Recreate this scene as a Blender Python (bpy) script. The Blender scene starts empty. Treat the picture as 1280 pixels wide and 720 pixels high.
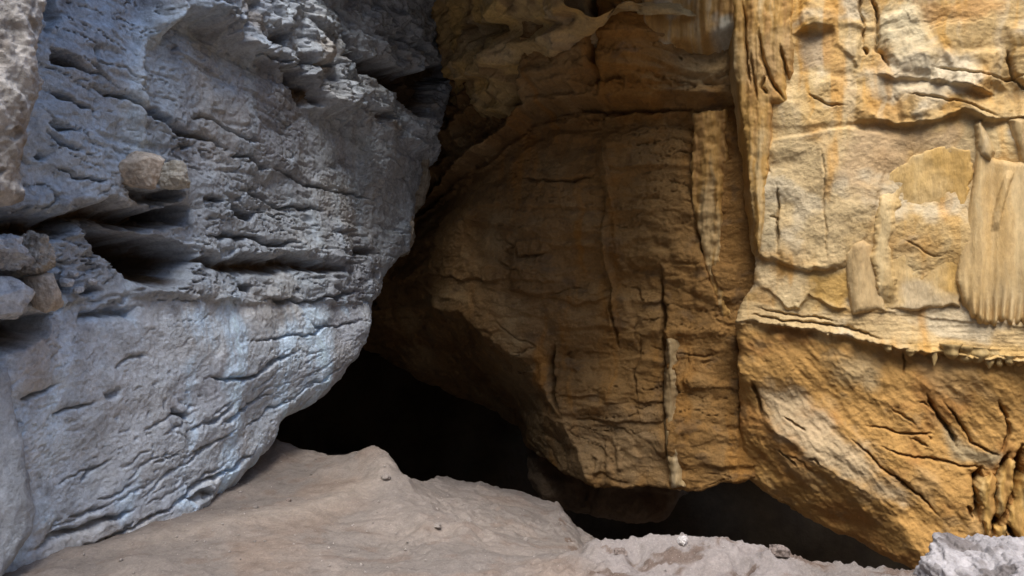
import bpy, math, time
import numpy as np
from mathutils import Vector
T0 = time.time()
sc = bpy.context.scene
COL = bpy.context.collection

# ------------------------------------------------------------------ camera, sky, sun, exposure
F = 985.0                      # focal length in pixels of the 1280 px wide photograph
CAMZ = 1.6
cam_d = bpy.data.cameras.new('camera'); cam = bpy.data.objects.new('camera', cam_d); COL.objects.link(cam)
cam.location = (0, 0, CAMZ); cam.rotation_euler = (math.radians(90), 0, 0)
cam_d.sensor_width = 36.0; cam_d.lens = F / 1280.0 * 36.0; cam_d.clip_end = 3000
sc.camera = cam

SUN_EL, SUN_AZ = 58.0, 186.0       # degrees; azimuth clockwise from +Y (behind and to the right of the camera)
w = bpy.data.worlds.new('World'); sc.world = w; w.use_nodes = True
nt = w.node_tree; bg = nt.nodes['Background']
sky = nt.nodes.new('ShaderNodeTexSky'); sky.sky_type = 'NISHITA'; sky.sun_disc = False
sky.sun_elevation = math.radians(SUN_EL); sky.sun_rotation = math.radians(SUN_AZ)
sky.air_density = 1.0; sky.dust_density = 1.0; sky.ozone_density = 1.0
nt.links.new(sky.outputs['Color'], bg.inputs['Color']); bg.inputs['Strength'].default_value = 0.15
sun_d = bpy.data.lights.new('sun', 'SUN'); sun_d.energy = 1.5; sun_d.angle = math.radians(32); sun_d.color = (1.0, 0.93, 0.84)
sun = bpy.data.objects.new('sun', sun_d); COL.objects.link(sun)
_a, _e = math.radians(SUN_AZ), math.radians(SUN_EL)
sd = Vector((math.sin(_a) * math.cos(_e), math.cos(_a) * math.cos(_e), math.sin(_e)))
sun.rotation_euler = sd.to_track_quat('Z', 'Y').to_euler(); sun.location = sd * 30
sc.view_settings.view_transform = 'Standard'; sc.view_settings.look = 'None'
sc.view_settings.exposure = 1.7; sc.view_settings.gamma = 1.0
sc.render.engine = 'CYCLES'
sc.cycles.use_denoising = True; sc.cycles.max_bounces = 6; sc.cycles.diffuse_bounces = 4
sc.cycles.sample_clamp_indirect = 4.0

# ------------------------------------------------------------------ noise
def _hash(ix, iy, seed):
    h = (ix.astype(np.uint32) * np.uint32(374761393)) ^ (iy.astype(np.uint32) * np.uint32(668265263)) ^ np.uint32((seed * 2246822519 + 97) & 0xffffffff)
    h = (h ^ (h >> np.uint32(13))) * np.uint32(1274126177)
    h = h ^ (h >> np.uint32(16))
    return h
def perlin(x, y, seed=0):
    xf, yf = np.floor(x), np.floor(y)
    ix, iy = xf.astype(np.int64), yf.astype(np.int64)
    fx, fy = x - xf, y - yf
    ux = fx * fx * fx * (fx * (fx * 6 - 15) + 10); uy = fy * fy * fy * (fy * (fy * 6 - 15) + 10)
    def g(dx, dy):
        a = (_hash(ix + dx, iy + dy, seed) & np.uint32(1023)).astype(np.float64) * (2 * np.pi / 1024)
        return np.cos(a) * (fx - dx) + np.sin(a) * (fy - dy)
    a = g(0, 0); b = g(1, 0); c = g(0, 1); d = g(1, 1)
    a = a + ux * (b - a); c = c + ux * (d - c)
    return (a + uy * (c - a)) * 1.5
def fbm(x, y, o=4, seed=0, gain=0.5, lac=2.03):
    s = 0; a = 1.0; t = 0
    for i in range(o):
        s = s + a * perlin(x, y, seed + 17 * i); t += a
        x = x * lac + 3.7; y = y * lac + 1.3; a *= gain
    return s / t * 1.4
def ridged(x, y, o=4, seed=0, gain=0.5):
    s = 0; a = 1.0; t = 0
    for i in range(o):
        s = s + a * (1 - 2 * np.abs(perlin(x, y, seed + 31 * i))); t += a
        x = x * 2.1 + 5.1; y = y * 2.1 + 9.2; a *= gain
    return s / t
def cells(x, y, seed=0, jit=0.9):
    """Worley: distance to border (F2-F1), a random value of the cell, offsets to the cell's centre."""
    ix, iy = np.floor(x).astype(np.int64), np.floor(y).astype(np.int64)
    f1 = np.full(x.shape, 9.0); f2 = np.full(x.shape, 9.0); val = np.zeros(x.shape); ox = np.zeros(x.shape); oy = np.zeros(x.shape)
    for dx in (-1, 0, 1):
        for dy in (-1, 0, 1):
            h = _hash(ix + dx, iy + dy, seed)
            px = (h & np.uint32(1023)).astype(np.float64) / 1023; py = ((h >> np.uint32(10)) & np.uint32(1023)).astype(np.float64) / 1023
            vx = ix + dx + 0.5 + (px - 0.5) * jit - x; vy = iy + dy + 0.5 + (py - 0.5) * jit - y
            d = np.sqrt(vx * vx + vy * vy)
            n = d < f1
            f2 = np.where(n, f1, np.minimum(f2, d)); f1 = np.where(n, d, f1)
            val = np.where(n, ((h >> np.uint32(20)) & np.uint32(1023)).astype(np.float64) / 1023, val)
            ox = np.where(n, vx, ox); oy = np.where(n, vy, oy)
    return f2 - f1, val, ox, oy
def facets(x, y, seed=0, tilt=1.0):
    """blocky broken rock: every cell is a tilted plate of its own height"""
    e, v, ox, oy = cells(x, y, seed)
    v2 = (v * 7.13) % 1.0; v3 = (v * 13.7) % 1.0
    return ((v - 0.5) + tilt * ((v2 - 0.5) * ox + (v3 - 0.5) * oy)) * (0.25 + 0.75 * sstep(0.0, 0.22, e)), e
def sstep(a, b, x):
    t = np.clip((x - a) / (b - a), 0, 1)
    return t * t * (3 - 2 * t)
def lerp(a, b, t): return a + (b - a) * t

def poly_dist(P, poly, closed=True):
    """distance, closest point, arclength and (closed) inside mask of points P to a polyline"""
    poly = np.asarray(poly, float); n = len(poly)
    best = np.full(len(P), 1e9); cp = np.zeros_like(P); al = np.zeros(len(P)); ins = np.zeros(len(P), bool); L = 0.0
    for i in range(n if closed else n - 1):
        a = poly[i]; b = poly[(i + 1) % n]; ab = b - a; l2 = ab @ ab + 1e-12; l = math.sqrt(l2)
        t = np.clip(((P - a) @ ab) / l2, 0, 1); c = a + t[:, None] * ab
        d = np.hypot(P[:, 0] - c[:, 0], P[:, 1] - c[:, 1]); m = d < best
        best[m] = d[m]; cp[m] = c[m]; al[m] = L + t[m] * l; L += l
        if closed:
            cond = (a[1] > P[:, 1]) != (b[1] > P[:, 1])
            xx = a[0] + (P[:, 1] - a[1]) * ab[0] / (ab[1] if abs(ab[1]) > 1e-12 else 1e-12)
            ins ^= cond & (P[:, 0] < xx)
    return best, cp, al, ins, L

# ------------------------------------------------------------------ materials
def rock_material(name, fine=55.0, contrast=0.35, bump=0.35, rough=0.9, speck=0.0, stretch=(1, 1, 1), spec=0.3):
    m = bpy.data.materials.new(name); m.use_nodes = True
    t = m.node_tree; N = t.nodes; L = t.links
    b = N['Principled BSDF']; b.inputs['Roughness'].default_value = rough; b.inputs['Specular IOR Level'].default_value = spec
    at = N.new('ShaderNodeAttribute'); at.attribute_name = 'Col'
    tc = N.new('ShaderNodeTexCoord'); mp = N.new('ShaderNodeMapping'); mp.inputs['Scale'].default_value = stretch
    L.new(tc.outputs['Object'], mp.inputs['Vector'])
    def noise(scale, detail, rgh=0.6, dist=0.0):
        n = N.new('ShaderNodeTexNoise'); n.inputs['Scale'].default_value = scale; n.inputs['Detail'].default_value = detail
        n.inputs['Roughness'].default_value = rgh; n.inputs['Distortion'].default_value = dist
        L.new(mp.outputs['Vector'], n.inputs['Vector']); return n
    n1 = noise(fine * 0.22, 6, 0.65, 0.3); n2 = noise(fine, 5, 0.7)
    def math_(op, a, bb, c=None):
        n = N.new('ShaderNodeMath'); n.operation = op
        for i, v in enumerate((a, bb, c)):
            if v is None: continue
            if isinstance(v, (int, float)): n.inputs[i].default_value = v
            else: L.new(v, n.inputs[i])
        return n.outputs[0]
    s = math_('ADD', n1.outputs['Fac'], n2.outputs['Fac'])           # ~1.0 mean
    v = math_('MULTIPLY_ADD', s, contrast * 2.6, 1.0 - contrast * 2.6)
    v = math_('MAXIMUM', v, 0.35)
    vm = N.new('ShaderNodeVectorMath'); vm.operation = 'SCALE'
    L.new(at.outputs['Color'], vm.inputs[0]); L.new(v, vm.inputs['Scale'])
    out = vm.outputs[0]
    if speck:
        v3 = noise(fine * 2.2, 2, 0.5); r = N.new('ShaderNodeValToRGB')
        r.color_ramp.elements[0].position = 0.62; r.color_ramp.elements[0].color = (0, 0, 0, 1)
        r.color_ramp.elements[1].position = 0.70; r.color_ramp.elements[1].color = (speck, speck, speck, 1)
        L.new(v3.outputs['Fac'], r.inputs['Fac'])
        mx = N.new('ShaderNodeMix'); mx.data_type = 'RGBA'; mx.blend_type = 'MIX'
        L.new(r.outputs['Color'], mx.inputs['Factor']); L.new(out, mx.inputs['A']); mx.inputs['B'].default_value = (0.62, 0.60, 0.56, 1)
        out = mx.outputs['Result']
    L.new(out, b.inputs['Base Color'])
    bp = N.new('ShaderNodeBump'); bp.inputs['Strength'].default_value = bump; bp.inputs['Distance'].default_value = 0.02
    hgt = math_('ADD', math_('MULTIPLY', n1.outputs['Fac'], 1.4), n2.outputs['Fac'])
    L.new(hgt, bp.inputs['Height']); L.new(bp.outputs['Normal'], b.inputs['Normal'])
    return m
M_GREY = rock_material('grey_limestone', 42, 0.42, 0.7, 0.88)
M_GOLD = rock_material('golden_limestone', 36, 0.36, 0.85, 0.85)
M_OCHRE = rock_material('ochre_limestone', 30, 0.26, 0.6, 0.82)
M_FLOW = rock_material('flowstone', 38, 0.30, 0.45, 0.7, stretch=(1, 1, 0.35), spec=0.4)
M_DIRT = rock_material('cave_dirt', 60, 0.30, 0.55, 0.97, speck=0.16, spec=0.15)
M_PALE = rock_material('pale_rock', 50, 0.34, 0.7, 0.95)
M_SHELL = rock_material('cave_shell', 6, 0.3, 0.5, 0.95)

# ------------------------------------------------------------------ meshes
def grid_mesh(name, V, nu, nv, col=None, mat=None, flip=False, keep=None):
    """V: (nu*nv,3), index = i*nv + j"""
    me = bpy.data.meshes.new(name)
    i, j = np.meshgrid(np.arange(nu - 1), np.arange(nv - 1), indexing='ij')
    a = (i * nv + j).ravel(); q = np.stack([a, a + nv, a + nv + 1, a + 1], 1)
    if flip: q = q[:, ::-1]
    if keep is not None:
        q = q[keep[q].any(1)]; used = np.zeros(len(V), bool); used[q.ravel()] = True
        idx = np.cumsum(used) - 1; q = idx[q]; V = V[used]; col = col[used] if col is not None else None
    return raw_mesh(me, V, q, col, mat)
def raw_mesh(me, V, q, col=None, mat=None):
    if isinstance(me, str): me = bpy.data.meshes.new(me)
    V = np.asarray(V, np.float32); q = np.asarray(q, np.int32)
    me.vertices.add(len(V)); me.vertices.foreach_set('co', V.ravel())
    me.loops.add(q.size); me.loops.foreach_set('vertex_index', q.ravel())
    me.polygons.add(len(q)); me.polygons.foreach_set('loop_start', (np.arange(len(q)) * q.shape[1]).astype(np.int32))
    me.polygons.foreach_set('use_smooth', np.ones(len(q), bool))
    me.update(calc_edges=True)
    if col is not None:
        at = me.color_attributes.new('Col', 'FLOAT_COLOR', 'POINT')
        c = np.ones((len(V), 4), np.float32); c[:, :3] = np.clip(col, 0.004, 0.9); at.data.foreach_set('color', c.ravel())
    if mat: me.materials.append(mat)
    return me
def link(name, me, parent=None, label=None, cat=None, group=None, kind=None):
    o = bpy.data.objects.new(name, me); COL.objects.link(o)
    if parent is not None: o.parent = parent
    for k, v in (('label', label), ('category', cat), ('group', group), ('kind', kind)):
        if v: o[k] = v
    return o

def world(px, py, depth):
    return np.array([(px - 640.0) / F * depth, depth, CAMZ - (py - 360.0) / F * depth])

class Sheet:
    """A rock face: a dense sheet over a world plane (u along the wall, v up, n out of the wall) with real relief."""
    def __init__(s, A, B, u, v, lean=0.0, zref=0.0):
        s.O = np.array([A[0], A[1], 0.0]); d = np.array([B[0] - A[0], B[1] - A[1], 0.0]); s.U = d / np.linalg.norm(d)
        n = np.array([s.U[1], -s.U[0], 0.0]); V = np.array([0, 0, 1.0])
        s.N = n * math.cos(lean) - V * math.sin(lean); s.V = V * math.cos(lean) + n * math.sin(lean)   # lean > 0: the top comes forward
        s.O = s.O - n * (zref * math.tan(lean)); s.u, s.v = u, v; s.nu, s.nv = len(u), len(v)
        uu, vv = np.meshgrid(u, v, indexing='ij'); s.P = np.stack([uu.ravel(), vv.ravel()], 1)
        x, y = s.P.T; s.x, s.y = x, y
        s.h = np.zeros(len(x)); s.out = np.zeros(len(x)); s.col = np.zeros((len(x), 3))
        s.warp()
    def warp(s, a=0.05, seed=5, f=3.0):
        x, y = s.x, s.y
        s.W = s.P + np.stack([fbm(x * f, y * f, 5, seed, 0.6), fbm(x * f + 40, y * f, 5, seed + 3, 0.6)], 1) * a
    def uv(s, pts):
        r = []
        for px, py in pts:
            D = np.array([(px - 640) / F, 1.0, -(py - 360) / F]); C = np.array([0, 0, CAMZ])
            t = ((s.O - C) @ s.N) / (D @ s.N); q = C + t * D - s.O
            r.append((q @ s.U, q @ s.V))
        return np.array(r)
    def near(s, poly, m):
        lo = poly.min(0) - m; hi = poly.max(0) + m
        return np.nonzero((s.W[:, 0] > lo[0]) & (s.W[:, 0] < hi[0]) & (s.W[:, 1] > lo[1]) & (s.W[:, 1] < hi[1]))[0]
    def sd(s, pts, m=0.0):
        poly = s.uv(pts); k = s.near(poly, m)
        d, cp, al, ins, L = poly_dist(s.W[k], poly, True)
        return k, np.where(ins, d, -d)
    # ---- relief
    def crack(s, pts, wid=0.015, dep=0.08):
        poly = s.uv(pts); k = s.near(poly, wid * 4)
        d, cp, al, _, L = poly_dist(s.W[k], poly, False)
        taper = np.clip(np.minimum(al, L - al) / (0.2 * L + 1e-6), 0.15, 1)
        ww = wid * (0.35 + 0.65 * taper) * (0.7 + 0.8 * np.abs(perlin(al * 6, al * 0 + wid * 99, 3)))
        s.h[k] -= 1.5 * dep * taper * np.exp(-(d / ww) ** 2)
    def rib(s, pts, wid=0.05, hei=0.05):
        poly = s.uv(pts); k = s.near(poly, wid * 3)
        d, cp, al, _, L = poly_dist(s.W[k], poly, False)
        taper = np.clip(np.minimum(al, L - al) / (0.15 * L), 0, 1)
        s.h[k] += hei * taper * np.sqrt(np.clip(1 - (d / wid) ** 2, 0, 1))
    def ledge(s, pts, hei=0.1, fade=0.5, edge=0.02, up=True, under=0.0):
        """material on the upper side (up) of the line stands proud with a sharp lip and fades away over `fade` metres"""
        poly = s.uv(pts); k = s.near(poly, fade * 2.2)
        W = s.W[k]; d, cp, al, _, L = poly_dist(W, poly, False)
        yl = np.interp(W[:, 0], poly[np.argsort(poly[:, 0]), 0], poly[np.argsort(poly[:, 0]), 1])
        sg = np.where(W[:, 1] > yl, d, -d) * (1 if up else -1)
        ends = np.clip(np.minimum(W[:, 0] - poly[:, 0].min() , poly[:, 0].max() - W[:, 0]) / 0.12 + 0.3, 0, 1)
        a = sstep(-edge, edge, sg) * np.exp(-np.clip(sg, 0, None) / fade)
        ends = ends * (0.35 + 1.1 * np.abs(fbm(W[:, 0] * 2.3, W[:, 1] * 1.2, 3, 88)) + 0.35 * np.abs(fbm(W[:, 0] * 9, W[:, 1] * 4, 2, 89)))
        s.h[k] += hei * a * ends
        if under: s.h[k] -= under * ends * np.exp(-np.clip(-sg, 0, None) / (fade * 0.35)) * sstep(edge, -edge, sg)
    def hollow(s, pts, dep=0.3, soft=0.12, low=0.35, col=None):
        """a pocket: abrupt along its upper rim, shelving out along its lower rim"""
        poly = s.uv(pts); k, d = s.sd(pts, 0.1)
        y0, y1 = poly[:, 1].min(), poly[:, 1].max(); r = np.clip((s.W[k, 1] - y0) / (y1 - y0 + 1e-6), 0, 1)
        sf = soft * lerp(1.0 + low * 2, 0.5, r)
        t_ = np.clip(d / sf, 0, 1); a = t_ * (2 - t_) * lerp(0.75, 1.0, r) * (1 + 0.25 * fbm(s.x[k] * 5, s.y[k] * 5, 4, 79))
        s.h[k] -= dep * a
        if col is not None:
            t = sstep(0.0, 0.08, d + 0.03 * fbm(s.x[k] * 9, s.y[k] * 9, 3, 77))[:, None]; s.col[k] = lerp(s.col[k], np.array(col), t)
    def plate(s, pts, hei=0.05, r=0.05, soft=True):
        k, d = s.sd(pts, 0.02)
        t = np.clip(d / r, 0, 1)
        s.h[k] += 0.65 * hei * ((0.55 + 0.45 * sstep(-0.3, 0.3, fbm(s.x[k] * 2.6, s.y[k] * 2.6, 3, 91))) * sstep(0, 1, t) if soft else np.sqrt(np.clip(1 - (1 - t) ** 2, 0, 1)))
    def facet(s, region, line, slope=1.0, cap=9.0):
        k, d = s.sd(region, 0.0); l = s.uv(line)
        q = poly_dist(s.W[k], l, False)[0]
        s.h[k] -= np.where(d > 0, np.minimum(slope * q, cap), 0)
    # ---- colour
    def tint(s, c, t):
        s.col = lerp(s.col, np.array(c), np.clip(t, 0, 1)[:, None])
    def paint(s, pts, c, soft=0.15, amt=1.0, rag=0.1, f=4.0):
        k, d = s.sd(pts, soft)
        d = d + rag * fbm(s.x[k] * f, s.y[k] * f, 4, 61)
        s.col[k] = lerp(s.col[k], np.array(c), (amt * sstep(-soft, soft, d))[:, None])
    # ---- result
    def mesh(s, name, mat, outline=None, R=0.2, back=4.0, thick=None, rough=0.6, hmean=0.0):
        P = s.P.copy(); h = s.h.copy()
        if outline is not None:
            poly = outline if isinstance(outline, np.ndarray) else s.uv(outline)
            d, cp, al, ins, L = poly_dist(s.W, poly, True)
            d = np.where(ins, d, -d)
            t = np.clip(d / R, 0, 1)
            h = h - R * (1 - np.sqrt(np.clip(1 - (1 - t) ** 2, 0, 1)))
            o = d < 0
            w0 = s.P[o] - s.W[o]
            g = s.W[o] - cp[o]; g /= (np.linalg.norm(g, axis=1)[:, None] + 1e-9)
            e = -d[o]
            hh = s.h[o] - hmean
            P[o] = cp[o] + w0 + g * (np.clip(hh * rough, -0.3, 0.3) * np.clip(e / 0.05, 0, 1))[:, None]
            h[o] = s.h[o] - R - np.minimum(e * back, thick if thick is not None else 99.0)
        X = s.O + P[:, :1] * s.U + P[:, 1:2] * s.V + h[:, None] * s.N
        keep = None
        if outline is not None: keep = (-d * back) < ((thick if thick is not None else 3.0) + 4 * back * (s.u[-1] - s.u[-2]))
        return grid_mesh(name, X, s.nu, s.nv, s.col, mat, keep=keep)

def span(*seg):
    """concatenate (start, stop, step) runs"""
    a = []
    for s0, s1, st in seg: a.append(np.arange(s0, s1 - 1e-9, st))
    a.append(np.array([seg[-1][1]])); return np.concatenate(a)

C_ = lambda *a: np.array(a, float)
# ------------------------------------------------------------------ the grey rock face on the left
L = Sheet((-2.86, 4.4), (-0.755, 9.3), span((-6, -0.2, 0.12), (-0.2, 5.95, 0.0095)), span((-0.6, -0.25, 0.05), (-0.25, 5.3, 0.0095), (5.3, 7.2, 0.12)), lean=-0.03)
L.warp(0.06, 5, 3.2)
x, y = L.x, L.y
Q = L.uv([(776, 341)])[0]
S = np.arctan2(y - Q[1], Q[0] - x) * 10.0 + 0.05 * fbm(x * 0.9, y * 0.9, 3, 8)
# craggy upper right against the smoother slabs below
dcr = np.full(len(x), -9.0); kk, dd = L.sd([(190, 60), (212, 18), (240, 20), (300, 62), (350, 84), (400, 140), (450, 150), (500, 180), (560, 230), (640, 150), (640, -200), (190, -200)], 0.8); dcr[kk] = dd
crag = sstep(-0.05, 0.12, dcr)
midb = np.full(len(x), -9.0); kk, dd = L.sd([(-200, 250), (100, 250), (240, 255), (330, 230), (520, 300), (480, 380), (330, 376), (200, 372), (70, 378), (-200, 400)], 0.8); midb[kk] = dd
brk = sstep(-0.05, 0.1, midb)                               # the broken middle band
low = sstep(0.1, -0.1, y - np.interp(x, *L.uv([(0, 380), (480, 378)]).T))     # the smooth lower slab
L.h += 0.16 * fbm(x * 0.55, y * 0.6, 3, 11) + 0.04 * fbm(x * 1.7, S * 2.2, 6, 13, 0.5)
f1, e1 = facets(x * 1.6 + 0.25 * fbm(x * 2, y * 2, 3, 2), S * 3.2 + 0.2 * fbm(x * 2, y * 2, 3, 4), 21, 0.8)
f2, e2 = facets(x * 4.5 + 0.3 * fbm(x * 5, y * 5, 3, 6), S * 9.5 + 0.3 * fbm(x * 5, y * 5, 3, 7), 22, 0.9)
f3, e3 = facets(x * 11 + 0.3 * fbm(x * 11, y * 11, 2, 16), S * 20, 23, 1.0)
L.h += f1 * lerp(0.030, 0.010, low) * (1 + 2.6 * crag + 0.9 * brk) + f2 * lerp(0.009, 0.002, low) * (1 + 3.5 * crag + 1.8 * brk) + f3 * lerp(0.004, 0.0015, low) * (1 + 2.2 * crag)
L.h += crag * (0.13 * fbm(x * 1.6, y * 2.1, 6, 31, 0.55) + 0.06 * ridged(x * 2.2, y * 2.8, 4, 33, 0.42))
# bedding crevices: short dark strokes that follow the beds
wu = x + 0.08 * fbm(x * 3, y * 3, 3, 40)
for (fu, fs, sd_, th, dep) in ((1.5, 8.5, 41, 0.030, 0.09), (3.1, 15.0, 43, 0.036, 0.06), (5.5, 26.0, 44, 0.05, 0.03)):
    n = np.abs(perlin(wu * fu, S * fs + 0.3 * fbm(x * 6, y * 6, 2, 45), sd_))
    br = sstep(0.05, 0.35, fbm(x * 1.3 + sd_, S * 1.6, 4, sd_ + 5) + 0.12 - 0.22 * low)
    L.h -= dep * br * sstep(th, th * 0.25, n) * (0.55 - 0.3 * low + 0.3 * brk + 0.2 * crag)
    n = perlin(wu * fu * 1.3, S * fs * 1.2, sd_ + 9)
    L.h -= dep * 0.22 * sstep(0.46, 0.62, n) * (1 - 0.85 * low) * (1 + brk + crag)
pit = perlin(x * 17, S * 22, 51); L.h -= 0.022 * sstep(0.45, 0.7, pit) * sstep(-0.1, 0.3, fbm(x, y, 2, 52) + 0.3 * crag)
L.h += 0.010 * fbm(x * 9, y * 9, 4, 53, 0.6) * (1 + crag - 0.45 * low) + 0.004 * ridged(x * 16, S * 26, 2, 55) * (1 - 0.5 * low) + 0.0045 * fbm(x * 38, y * 38, 2, 54)
# colour: weathered grey with pale bluish washes and tan, rusty where sheltered, with shade painted into the pockets
L.col[:] = C_(0.285, 0.275, 0.275)
L.tint(C_(0.235, 0.22, 0.225), 0.9 * sstep(0.0, 0.5, fbm(x * 0.8, y * 0.8, 4, 61)))
L.tint(C_(0.36, 0.31, 0.27), 0.5 * sstep(0.1, 0.6, fbm(x * 1.4 + 9, y * 1.1, 4, 62)))
stv = fbm(x * 4.2 + 0.4 * fbm(x * 2, y * 2, 2, 1), y * 0.5, 4, 63)
L.tint(C_(0.36, 0.40, 0.44), (0.3 + 0.6 * low) * sstep(-0.05, 0.5, stv + 0.4 * fbm(x * 3, y * 3, 4, 64)))
L.tint(C_(0.39, 0.44, 0.49), 0.7 * low * sstep(0.3, 0.75, stv))
L.tint(C_(0.48, 0.47, 0.45), 0.55 * sstep(0.15, 0.55, fbm(x * 7, y * 7, 4, 65)) * (0.35 + 0.5 * crag))
L.tint(C_(0.30, 0.22, 0.15), 0.5 * sstep(0.2, 0.6, fbm(x * 2.2, S * 3, 4, 66)) * (0.25 + 0.75 * crag))
L.tint(C_(0.16, 0.145, 0.14), 0.55 * sstep(0.32, 0.6, fbm(x * 5, S * 9, 4, 67)))
L.paint([(165, 30), (200, 8), (225, 10), (205, 40), (190, 65), (183, 110), (182, 150), (190, 190), (160, 190), (150, 150), (148, 110), (155, 70)], C_(0.47, 0.48, 0.48), 0.08, 0.75, 0.05)
L.paint([(60, 140), (145, 150), (150, 250), (50, 250)], C_(0.40, 0.41, 0.42), 0.15, 0.55, 0.15)
L.paint([(55, 420), (85, 420), (80, 560), (60, 660), (40, 660)], C_(0.50, 0.52, 0.53), 0.12, 0.5, 0.15)
L.paint([(110, 430), (195, 400), (205, 520), (190, 600), (120, 600)], C_(0.33, 0.30, 0.28), 0.2, 0.6, 0.2)
L.paint([(20, 420), (60, 400), (60, 480), (30, 500)], C_(0.27, 0.21, 0.165), 0.1, 0.7, 0.1)
L.paint([(45, 668), (160, 655), (240, 640), (235, 700), (30, 720)], C_(0.36, 0.29, 0.23), 0.08, 0.5, 0.1)
L.col *= C_(0.88, 1.01, 1.12) * (1.42 + 0.40 * low)[:, None]  # lower slab lightened in colour for the brighter light it gets
BROWN_SHADE = C_(0.09, 0.058, 0.03)  # brown rock of the pockets, darkened to paint in their shade
# big relief
L.ledge([(185, 62), (205, 30), (222, 18), (245, 22), (290, 58), (330, 74), (365, 106), (398, 138), (440, 146)], 0.30, 0.6, 0.06, under=0.05)
L.ledge([(-60, 258), (0, 260), (60, 258), (110, 252), (180, 255), (235, 258)], 0.08, 0.5, 0.04, under=0.02)
L.ledge([(-40, 395), (40, 388), (70, 378), (200, 370), (280, 374), (340, 376), (440, 378), (478, 372)], 0.05, 0.3, 0.012, under=0.02)
L.ledge([(240, 316), (300, 320), (350, 314), (400, 320), (440, 328)], 0.05, 0.25, 0.02)
L.plate([(165, 28), (200, 6), (222, 12), (203, 40), (188, 65), (183, 110), (180, 150), (186, 188), (165, 190), (152, 150), (148, 110), (155, 70)], 0.09, 0.09)
L.hollow([(-10, 266), (30, 260), (75, 262), (112, 254), (185, 256), (236, 260), (240, 282), (190, 288), (150, 290), (104, 288), (64, 302), (30, 300), (5, 288)], 0.45, 0.14, 0.3, BROWN_SHADE)
L.hollow([(104, 284), (150, 284), (200, 296), (238, 308), (246, 330), (228, 348), (216, 366), (194, 370), (160, 348), (128, 322)], 0.95, 0.22, 0.3, BROWN_SHADE)
L.hollow([(148, 232), (225, 238), (228, 252), (190, 258), (162, 250)], 0.28, 0.06, 0.2, BROWN_SHADE)
L.hollow([(196, 258), (242, 262), (244, 282), (210, 282)], 0.28, 0.08, 0.2, BROWN_SHADE)
L.hollow([(236, 322), (300, 322), (350, 318), (400, 323), (434, 332), (430, 344), (380, 342), (330, 348), (256, 342)], 0.26, 0.10, 0.3, BROWN_SHADE)
L.hollow([(284, 252), (312, 257), (333, 266), (320, 275), (294, 268)], 0.22, 0.06, 0.2, BROWN_SHADE)
L.hollow([(248, 246), (272, 246), (282, 254), (255, 254)], 0.15, 0.04, 0.2, BROWN_SHADE)
L.hollow([(342, 78), (372, 88), (390, 104), (404, 136), (384, 132), (356, 108)], 0.42, 0.10, 0.3, BROWN_SHADE)
L.hollow([(424, 18), (440, 48), (452, 72), (480, 82), (512, 86), (524, 100), (506, 124), (484, 114), (466, 102), (440, 90), (428, 58)], 0.55, 0.12, 0.3, BROWN_SHADE)
L.hollow([(498, 126), (514, 92), (532, 78), (566, 82), (566, 100), (546, 112), (528, 150), (508, 148)], 0.40, 0.10, 0.3, BROWN_SHADE)
L.hollow([(420, 60), (436, 66), (436, 86), (424, 84)], 0.2, 0.05, 0.2, BROWN_SHADE)
L.hollow([(324, 40), (352, 44), (350, 62), (328, 58)], 0.2, 0.06, 0.2, BROWN_SHADE)
L.hollow([(460, 140), (480, 138), (490, 148), (470, 154)], 0.16, 0.05, 0.2, BROWN_SHADE)
L.hollow([(-20, 396), (40, 392), (64, 390), (52, 416), (22, 440), (-20, 452)], 0.42, 0.12, 0.2, BROWN_SHADE)
L.hollow([(70, 346), (92, 350), (94, 366), (76, 366)], 0.2, 0.05, 0.2, BROWN_SHADE)
L.hollow([(104, 364), (132, 356), (122, 370), (106, 373)], 0.16, 0.04, 0.2, BROWN_SHADE)
L.hollow([(300, 352), (318, 354), (316, 366), (300, 364)], 0.18, 0.04, 0.2, BROWN_SHADE)
L.hollow([(56, 62), (78, 70), (100, 82), (122, 88), (90, 90), (58, 86)], 0.25, 0.07, 0.2, BROWN_SHADE)
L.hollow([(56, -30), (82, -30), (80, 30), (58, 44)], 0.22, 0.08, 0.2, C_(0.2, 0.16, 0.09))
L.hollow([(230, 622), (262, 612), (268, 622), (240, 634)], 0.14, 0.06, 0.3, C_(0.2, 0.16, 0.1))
L.hollow([(155, 655), (168, 650), (166, 658), (156, 662)], 0.08, 0.03, 0.3, BROWN_SHADE)
L.hollow([(438, 310), (462, 306), (474, 314), (462, 322), (440, 320)], 0.18, 0.06, 0.3, BROWN_SHADE)
L.hollow([(215, 170), (232, 176), (244, 183), (228, 184)], 0.10, 0.03, 0.3, BROWN_SHADE)
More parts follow.
